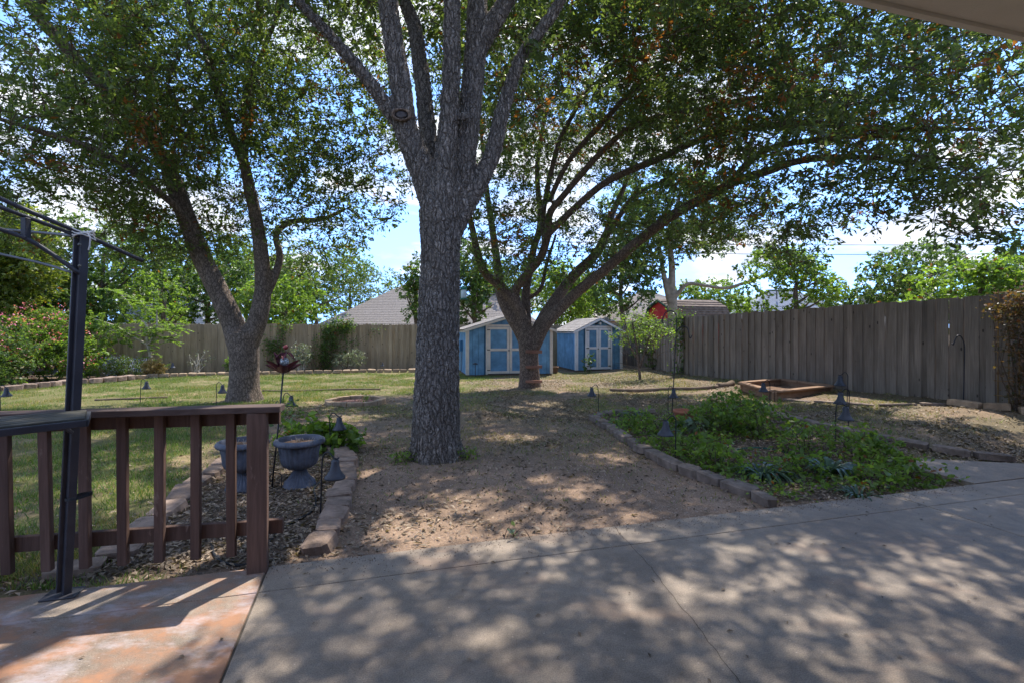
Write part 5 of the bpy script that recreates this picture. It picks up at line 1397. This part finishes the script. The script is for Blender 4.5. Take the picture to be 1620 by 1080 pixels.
urn('blue grey fluted urn partly hidden behind the railing post', G(384, 770), .97)
def pot(label, g, r, h, mat, fill=True, name='flower_pot'):
    t = thing(name, label, 'pot', g)
    MB().lathe([(r * .68, -.02), (r * .7, .0), (r * .9, h * .78), (r * .92, h * .8), (r, h * .81), (r, h), (r * .9, h), (r * .86, h * .8), (r * .6, h * .3)], 32, g).build('body', MATS[mat], t, True)
    MB().lathe([(r * .84, h * .74), (r * .5, h * .78), (.001, h * .79)], 24, g).build('soil', MATS['soil'], t, True)
pot('wide terracotta pot among the leaves beside the double hook', G(1084, 668), .195, .20, 'terracotta')
pot('brown pot with a stake light beside the laddered tree', G(875, 590), .21, .25, 'pot_brown')

# ------------------------------------------------------------------ metal flower sculpture
g = G(430, 770)
fh = P(448, 590, g.y + .1)
t = thing('flower_sculpture', 'dark red metal flower sculpture with a glass ball on a leaning stake', 'sculpture', g)
MB().tube([g, (g + fh) / 2 + Vector((.004, 0, 0)), fh], .008, 7).build('stake', MATS['metal_black'], t, True)
fk = MB()
for sx in (-1, 1):
    fk = MB(); b_ = g + Vector((sx * .055 + .03, .02, 0))
    cv = curve_pts([(*v, .005) for v in (b_, b_ + Vector((0, 0, .11)), b_ + Vector((-sx * .03, 0, .14)), g + Vector((.01, .01, .15)))], 4)
    fk.tube([c[:3] for c in cv], .005, 5).build('fork_prong', MATS['metal_black'], t, True)
def petal(base, az, el, L, wd, name='petal', curl=.35, mat='copper_red'):
    m = MB(); nu, nvv = 9, 6; vs_ = []
    d_ = Vector((math.cos(az), math.sin(az), 0)); s_ = Vector((-math.sin(az), math.cos(az), 0))
    for layer in (0, 1):
        for i in range(nu):
            u = i / (nu - 1); e_ = el + curl * u
            c = base + d_ * (L * u * math.cos(el)) + Vector((0, 0, L * (u * math.sin(el) + curl * .5 * u * u)))
            w = wd * math.sin(math.pi * min(1, (u * .93 + .05))) ** .75
            for j in range(nvv):
                v = j / (nvv - 1) * 2 - 1
                vs_.append(c + s_ * w * v * .5 + (Vector((0, 0, 1)) * math.cos(el) - d_ * math.sin(el)) * (w * .28 * v * v) + Vector((0, 0, -.003 * layer)))
    fs_ = []; o_ = nu * nvv
    for i in range(nu - 1):
        for j in range(nvv - 1):
            a = i * nvv + j
            fs_.append((a, a + 1, a + nvv + 1, a + nvv)); fs_.append((o_ + a + nvv, o_ + a + nvv + 1, o_ + a + 1, o_ + a))
    m.add(vs_, fs_).build(name, MATS[mat], t, True)
for k in range(6):
    petal(fh, R(-90 + 60 * k + 22), R(30 if k % 2 else 14), .20, .10)
petal(fh + Vector((-.02, .01, .01)), R(170), R(62), .19, .085)
bc = fh + Vector((.012, 0, .115))
MB().ball(bc, .043, 12).build('glass_ball', MATS['glass_ball'], t, True)
MB().tube([fh, fh + Vector((.016, .03, .12)), fh + Vector((.018, .02, .225))], .005, 6).build('inner_stem', MATS['copper_red'], t, True)
up_ = fh + Vector((.018, .01, .205))
for k in range(5): petal(up_, R(-90 + 72 * k + 10), R(-18), .10, .05, 'upper_petal', -.75)
MB().ball(fh + Vector((.019, .01, .255)), .024, 9).build('top_ball', MATS['copper_ball'], t, True)

# ------------------------------------------------------------------ hanging feeder, hoses, trellis
fp = P(733.5, 463, 9.0)
t = thing('hanging_feeder', 'small green and clear feeder hanging beside the big trunk', 'feeder', fp)
MB().lathe([(.04, -.10), (.052, -.09), (.052, .03), (.04, .05)], 14, fp).build('jar', MATS['feeder_jar'], t, True)
MB().lathe([(.055, .05), (.06, .06), (.06, .09), (.02, .115)], 14, fp).build('lid', MATS['feeder_green'], t, True)
MB().lathe([(.075, -.125), (.08, -.115), (.05, -.1)], 14, fp).build('tray', MATS['feeder_green'], t, True)
MB().tube([fp + Vector((0, 0, .11)), fp + Vector((0, 0, 2.2)), P(745, 250, 9.0)], .004, 4).build('hanger_wire', MATS['metal_black'], t)
def hose(label, rows, r, mat):
    cv = curve_pts([(*(G(*p) + Vector((0, 0, r * .8))), 0) for p in rows], 6)
    tag(MB().tube([c[:3] for c in cv], r, 6).build('garden_hose', MATS[mat], None, True), label, 'hose')
hose('black drip hose snaking over the mulch past the front urn', [(335, 858), (340, 880), (360, 893), (400, 890), (440, 842), (470, 822), (490, 812), (500, 795), (497, 775), (507, 760)], .010, 'hose_black')
hose('dark green hose crossing the leafy bed', [(1160, 711), (1195, 709), (1230, 714), (1262, 722), (1320, 738), (1362, 736)], .010, 'hose_green')
tr = thing('bamboo_trellis', 'bamboo lattice trellis leaning on the grey fence at the right edge', 'trellis', Vector((P(1580, 519, fr_y(1580)).x, fr_y(1580) - .05, .25)))
def fpt(px, z): Y = fr_y(px) - .02; return Vector(((px - CX) / F * Y, Y, z))
for px in (1579, 1596, 1613, 1631, 1650):
    MB().tube([fpt(px, .2), fpt(px, 2.12)], .011, 6).build('upright', MATS['bamboo'], tr)
for k in range(8):
    z = .42 + k * .235; o_ = Vector((-.02, -.012, 0))
    MB().tube([fpt(1573, z) + o_, fpt(1658, z + random.uniform(-.02, .02)) + o_], .009, 6).build('crosspiece', MATS['bamboo'], tr)

# ------------------------------------------------------------------ planting in the beds
def strap_plant(label, g, n, L, leaf='leaf_strap', w=.016, name='strap_leaf_plant', spread=.14):
    t = thing(name, label, 'plant', g)
    for k in range(n):
        a = rng.uniform(0, 2 * math.pi); l_ = L * rng.uniform(.65, 1.15); d_ = Vector((math.cos(a), math.sin(a), 0)); s_ = Vector((-d_.y, d_.x, 0))
        b_ = g + d_ * spread * .5 * rng.uniform(0, 1) + Vector((0, 0, -.01)); vs_ = []
        for i in range(6):
            u = i / 5; p = b_ + d_ * l_ * .85 * u + Vector((0, 0, l_ * (1.05 * u - 1.0 * u * u)))
            ww = w * (1 - u ** 3) + .001
            vs_ += [p - s_ * ww + Vector((0, 0, .004)), p, p + s_ * ww + Vector((0, 0, .004))]
        m = MB().add(vs_, [f for i in range(5) for f in ((i * 3, i * 3 + 1, i * 3 + 4, i * 3 + 3), (i * 3 + 1, i * 3 + 2, i * 3 + 5, i * 3 + 4))])
        me = m.mesh('blade')
        for nm_, val in (('rnd', float(rng.uniform(.1, .9))), ('dead', 0.0)):
            at = me.attributes.new(nm_, 'FLOAT', 'POINT'); at.data.foreach_set('value', [val] * len(me.vertices))
        obj('leaf_blade', me, MATS[leaf], t, True)
strap_plant('rounded clump of dark strap leaves near the front of the leafy bed', G(1205, 752), 60, .38)
strap_plant('dark strap leaved clump at the right end of the leafy bed', G(1312, 748), 55, .40)
strap_plant('small strap leaved tuft close to the patio in the leafy bed', G(1360, 786), 22, .24, w=.010)
strap_plant('spiky grassy tuft near the far tip of the leafy bed', G(1000, 660), 40, .42, w=.010)
strap_plant('sprawling strap leaves at the dirt edge of the leafy bed', G(975, 672), 26, .3, w=.013)
g = G(1093, 690)
shrub('pale blue green cabbage like plant below the terracotta pot', g, [((g.x, g.y, g.z + .14), (.22, .18, .1))], 'leaf_pale', .13, 9, .17, .12, 'broad_leaf_plant', 'plant', aspect=.7, nst=5)
for px, py, r, hh, leaf, lab in (
        (1125, 690, .34, .42, 'leaf_bright', 'tall bright leafy plant in the middle of the leafy bed'),
        (1160, 680, .4, .5, 'leaf_mid', 'tallest leafy plant in the bed beside the terracotta pot'),
        (1205, 690, .38, .42, 'leaf_mid', 'leafy plant left of the stones on the fence side of the bed'),
        (1100, 725, .30, .26, 'leaf_bright', 'bushy plant right of the near corner path light'),
        (1040, 690, .30, .26, 'leaf_bright', 'low bushy plant along the dirt edge left of the corner path light'),
        (1010, 678, .28, .24, 'leaf_bright', 'low feathery plant toward the far tip of the leafy bed'),
        (1045, 712, .26, .22, 'leaf_bright', 'sprawling plant touching the block edging left of the corner light'),
        (1130, 740, .28, .26, 'leaf_bright', 'bushy plant just inside the chunky block edging'),
        (1270, 715, .3, .3, 'leaf_mid', 'leafy plant between the two dark strap leaved clumps'),
        (1355, 720, .3, .28, 'leaf_mid', 'leafy plant beside the nearest of three lined up lights'),
        (1400, 735, .26, .2, 'leaf_mid', 'leafy plant close to the triangular concrete slab'),
        (1395, 768, .28, .16, 'leaf_bright', 'low green plant near the patio at the right tip of the bed'),
        (1450, 762, .22, .1, 'leaf_mid', 'low creeping weed at the pointed right tip of the bed'),
        (1265, 752, .24, .2, 'leaf_bright', 'yellow green sprig between the strap leaved clumps'),
        (1180, 662, .32, .34, 'leaf_mid', 'leafy plant at the back of the bed before the timber planter')):
    g = G(px, py); r *= 1.12; hh *= 1.0
    shrub(lab, g, [((g.x, g.y, g.z + hh * .55), (r, r * .8, hh * .6))], 'leaf_bright', .16, 26, .062, .14, 'bed_plant', 'plant', nst=9, sr=.005, aspect=.6, sub=4)
g = G(505, 712)
shrub('glossy green leafy plant behind the front urn', g, [((g.x - .1, g.y, g.z + .2), (.35, .25, .2)), ((g.x + .25, g.y, g.z + .16), (.25, .25, .18))], 'leaf_bright', .16, 26, .09, .15, 'leafy_plant', 'plant', aspect=.75, nst=6)
g = G(452, 690)
shrub('thin climbing sprig round the light behind the railing post', g, [((g.x, g.y, g.z + .28), (.14, .1, .3))], 'leaf_mid', .16, 16, .07, .12, 'climbing_sprig', 'plant', aspect=.7, nst=4, sr=.004)
g = G(916, 590)
shrub('small green weed growing at the corner of the narrow shed', g + Vector((.35, -.15, 0)), [((g.x + .35, g.y - .15, g.z + .35), (.22, .12, .3))], 'leaf_mid', .18, 18, .09, .14, 'shed_weed', 'plant', aspect=.6, nst=5, sr=.006)
g = G(811, 856)
shrub('tiny two leaved sprout in the dirt at the patio edge', g, [((g.x, g.y, g.z + .06), (.02, .02, .03))], 'leaf_pale', .03, 6, .05, .03, 'sprout', 'plant', nst=2, sr=.003)

# ------------------------------------------------------------------ uncountable ground cover
def scatter(n, x0, x1, y0, y1, dens):
    x = rng.uniform(x0, x1, n); y = y0 + (y1 - y0) * rng.uniform(0, 1, n) ** 1.5
    k = rng.uniform(size=n) < dens(x, y)
    x, y = x[k], y[k]
    return x, y, hgt(x, y)
def blades(name, x, y, z, h, w, mat, label, deadp=.08, lean=.5):
    n = len(x); a = rng.uniform(0, 2 * np.pi, n); ln = rng.normal(size=(n, 2)) * lean
    H = h * rng.uniform(.5, 1.3, n); dx_, dy_ = np.cos(a) * w, np.sin(a) * w
    v = np.empty((n, 3, 3))
    v[:, 0] = np.stack([x - dx_, y - dy_, z - .004], 1); v[:, 1] = np.stack([x + dx_, y + dy_, z - .004], 1)
    v[:, 2] = np.stack([x + ln[:, 0] * H, y + ln[:, 1] * H, z + H], 1)
    dead = np.clip(rng.uniform(size=n) < deadp + .5 * (fbm(x * 1.3, y * 1.3, 33, 3) > .56), 0, 1)
    o = obj(name, fast_mesh(name, v.reshape(-1, 3), 3, {'rnd': rng.uniform(size=n), 'dead': dead * rng.uniform(.4, 1, n)}), MATS[mat])
    return tag(o, label, name.split('_')[-1], kind='stuff')
off = lambda x, y: edge_d(x, y) > .03
def lawn_d(x, y):
    pat_ = np.clip((fbm(x * 1.6, y * 1.6, 41, 4) - .36) * 5, .05, 1)
    return lawn_mask(x, y) * pat_ * off(x, y)
x, y, z = scatter(340000, -14, 0.5, 3.0, 18.5, lawn_d)
blades('lawn_grass', x, y, z, .055, .0045, 'grass_blade', 'patchy green lawn grass on the left half of the yard')
def sparse_d(x, y):
    m = np.clip((fbm(x * 1.2, y * 1.2, 51, 4) - .44 + .05 * (x > 1.5)) * 6, 0, 1)
    return m * np.clip((y - 5.0) / 5, .04, 1) * (1 - lawn_mask(x, y)) * off(x, y) * (1 - poly_mask(x, y, BED_R)) * .8
x, y, z = scatter(260000, -5, 9.0, 4.5, 19, sparse_d)
blades('sparse_grass', x, y, z, .04, .005, 'grass_blade', 'thin tufts of grass scattered over the dirt', .45, .9)
x, y, z = scatter(20000, 1.0, 6.2, 4.0, 10.5, lambda x, y: poly_mask(x, y, BED_R) * np.clip((fbm(x * 2, y * 2, 61, 3) - .40) * 6, .05, 1))
v = leaves_verts(np.stack([x, y, z + rng.uniform(.01, .22, len(x)) * np.clip(fbm(x * 3, y * 3, 71, 2) * 1.6 - .35, .05, 1)], 1), .05, .55, .6)
tag(obj('groundcover_leaves', fast_mesh('groundcover_leaves', v, 4, {'rnd': rng.uniform(size=len(x)), 'dead': (rng.uniform(size=len(x)) < .06).astype(float)}), MATS['leaf_bright']), 'low green weeds covering the soil of the leafy bed', 'ground cover', kind='stuff')
def litter_d(x, y):
    m = np.maximum(poly_mask(x, y, BED_L), poly_mask(x, y, BED_R) * .6)
    r_ = np.clip((fbm(x * 1.0, y * 1.0, 81, 4) - .40) * 3, .1, 1) * np.where((x > 2) | (y > 8.5), 1.0, .55)
    return np.maximum(m, r_) * off(x, y) * (1 - .85 * lawn_mask(x, y))
x, y, z = scatter(210000, -5.5, 9.0, 2.6, 18, litter_d)
v = leaves_verts(np.stack([x, y, z + .006 + rng.uniform(0, .012, len(x))], 1), .05, .36, 1.6, 0, None, .3)
tag(obj('leaf_litter', fast_mesh('leaf_litter', v, 4, {'rnd': rng.uniform(size=len(x)), 'dead': np.zeros(len(x))}), MATS['litter_leaf']), 'dry brown leaf litter lying over the beds and dirt', 'leaf litter', kind='stuff')
def bits(name, x, y, z, s, mat, label, cat):
    n = len(x); tet = np.array([[0, 0, 1], [.9, 0, -.3], [-.45, .8, -.3], [-.45, -.8, -.3]]); F4 = [(0, 1, 2), (0, 2, 3), (0, 3, 1)]
    a = rng.uniform(0, 6.28, n); ca, sa = np.cos(a), np.sin(a); S = s * rng.uniform(.5, 1.4, n)
    out = np.empty((n, 3, 3, 3))
    for fi, f in enumerate(F4):
        for vi, k in enumerate(f):
            px_, py_, pz_ = tet[k]
            out[:, fi, vi] = np.stack([x + (px_ * ca - py_ * sa) * S, y + (px_ * sa + py_ * ca) * S, z + (pz_ * .75 + .2) * S], 1)
    me = fast_mesh(name, out.reshape(-1, 3), 3)
    return tag(obj(name, me, MATS[mat]), label, cat, kind='stuff')
dirt_d = lambda x, y: off(x, y) * (1 - lawn_mask(x, y)) * (1 - .7 * mulch_mask(x, y))
x, y, z = scatter(26000, -3, 7, 3.0, 9, dirt_d)
bits('gravel', x, y, z, .0055, 'pebble', 'fine pale grit lying on the reddish dirt', 'gravel')
x, y, z = scatter(5200, -3, 6, 2.9, 9, lambda x, y: dirt_d(x, y) * np.clip((fbm(x * 2, y * 2, 91, 3) - .35) * 4, 0, 1))
bits('acorn_litter', x, y, z + .003, .0095, 'acorn', 'dark fallen acorns and twig bits dotted over the dirt', 'acorns')
n = 240; x = rng.uniform(-3, 5, n); y = rng.uniform(1.9, 4.8, n); k = edge_d(x, y) < -.05; x, y = x[k], y[k]
v = leaves_verts(np.stack([x, y, np.full(len(x), .006)], 1), .028, .45, 3.0, 0, None, .3)
tag(obj('patio_debris', fast_mesh('patio_debris', v, 4, {'rnd': rng.uniform(size=len(x)) * .5, 'dead': np.zeros(len(x))}), MATS['litter_leaf']), 'small dry leaves dropped on the concrete patio', 'leaf litter', kind='stuff')

# grit spilling over the patio edge, weeds at the foot of the big trunk
n = 1600; sx = rng.uniform(-1.6, 4.5, n); tx = -np.abs(rng.normal(size=n)) * .12 * (.3 + fbm(sx * 1.5, sx * 0, 77, 3) * 1.4)
x, y = sx * UX - tx * UY, 3.67 + sx * UY + tx * UX
bits('spilled_grit', x, y, np.full(n, .001), .0035, 'soil', 'brown grit and soil spilling onto the patio edge', 'grit')
for ang_, lab in ((-20, 'tiny weeds at the right foot of the big grey trunk'), (215, 'few low weeds at the left foot of the big grey trunk')):
    gx, gy = B1.x + math.cos(R(ang_)) * .42, B1.y + math.sin(R(ang_)) * .42
    g = Vector((gx, gy, gz(gx, gy)))
    shrub(lab, g, [((g.x, g.y, g.z + .06), (.12, .1, .07))], 'leaf_bright', .07, 10, .045, .06, 'weed_tuft', 'plant', nst=5, sr=.003, aspect=.6, sub=3)
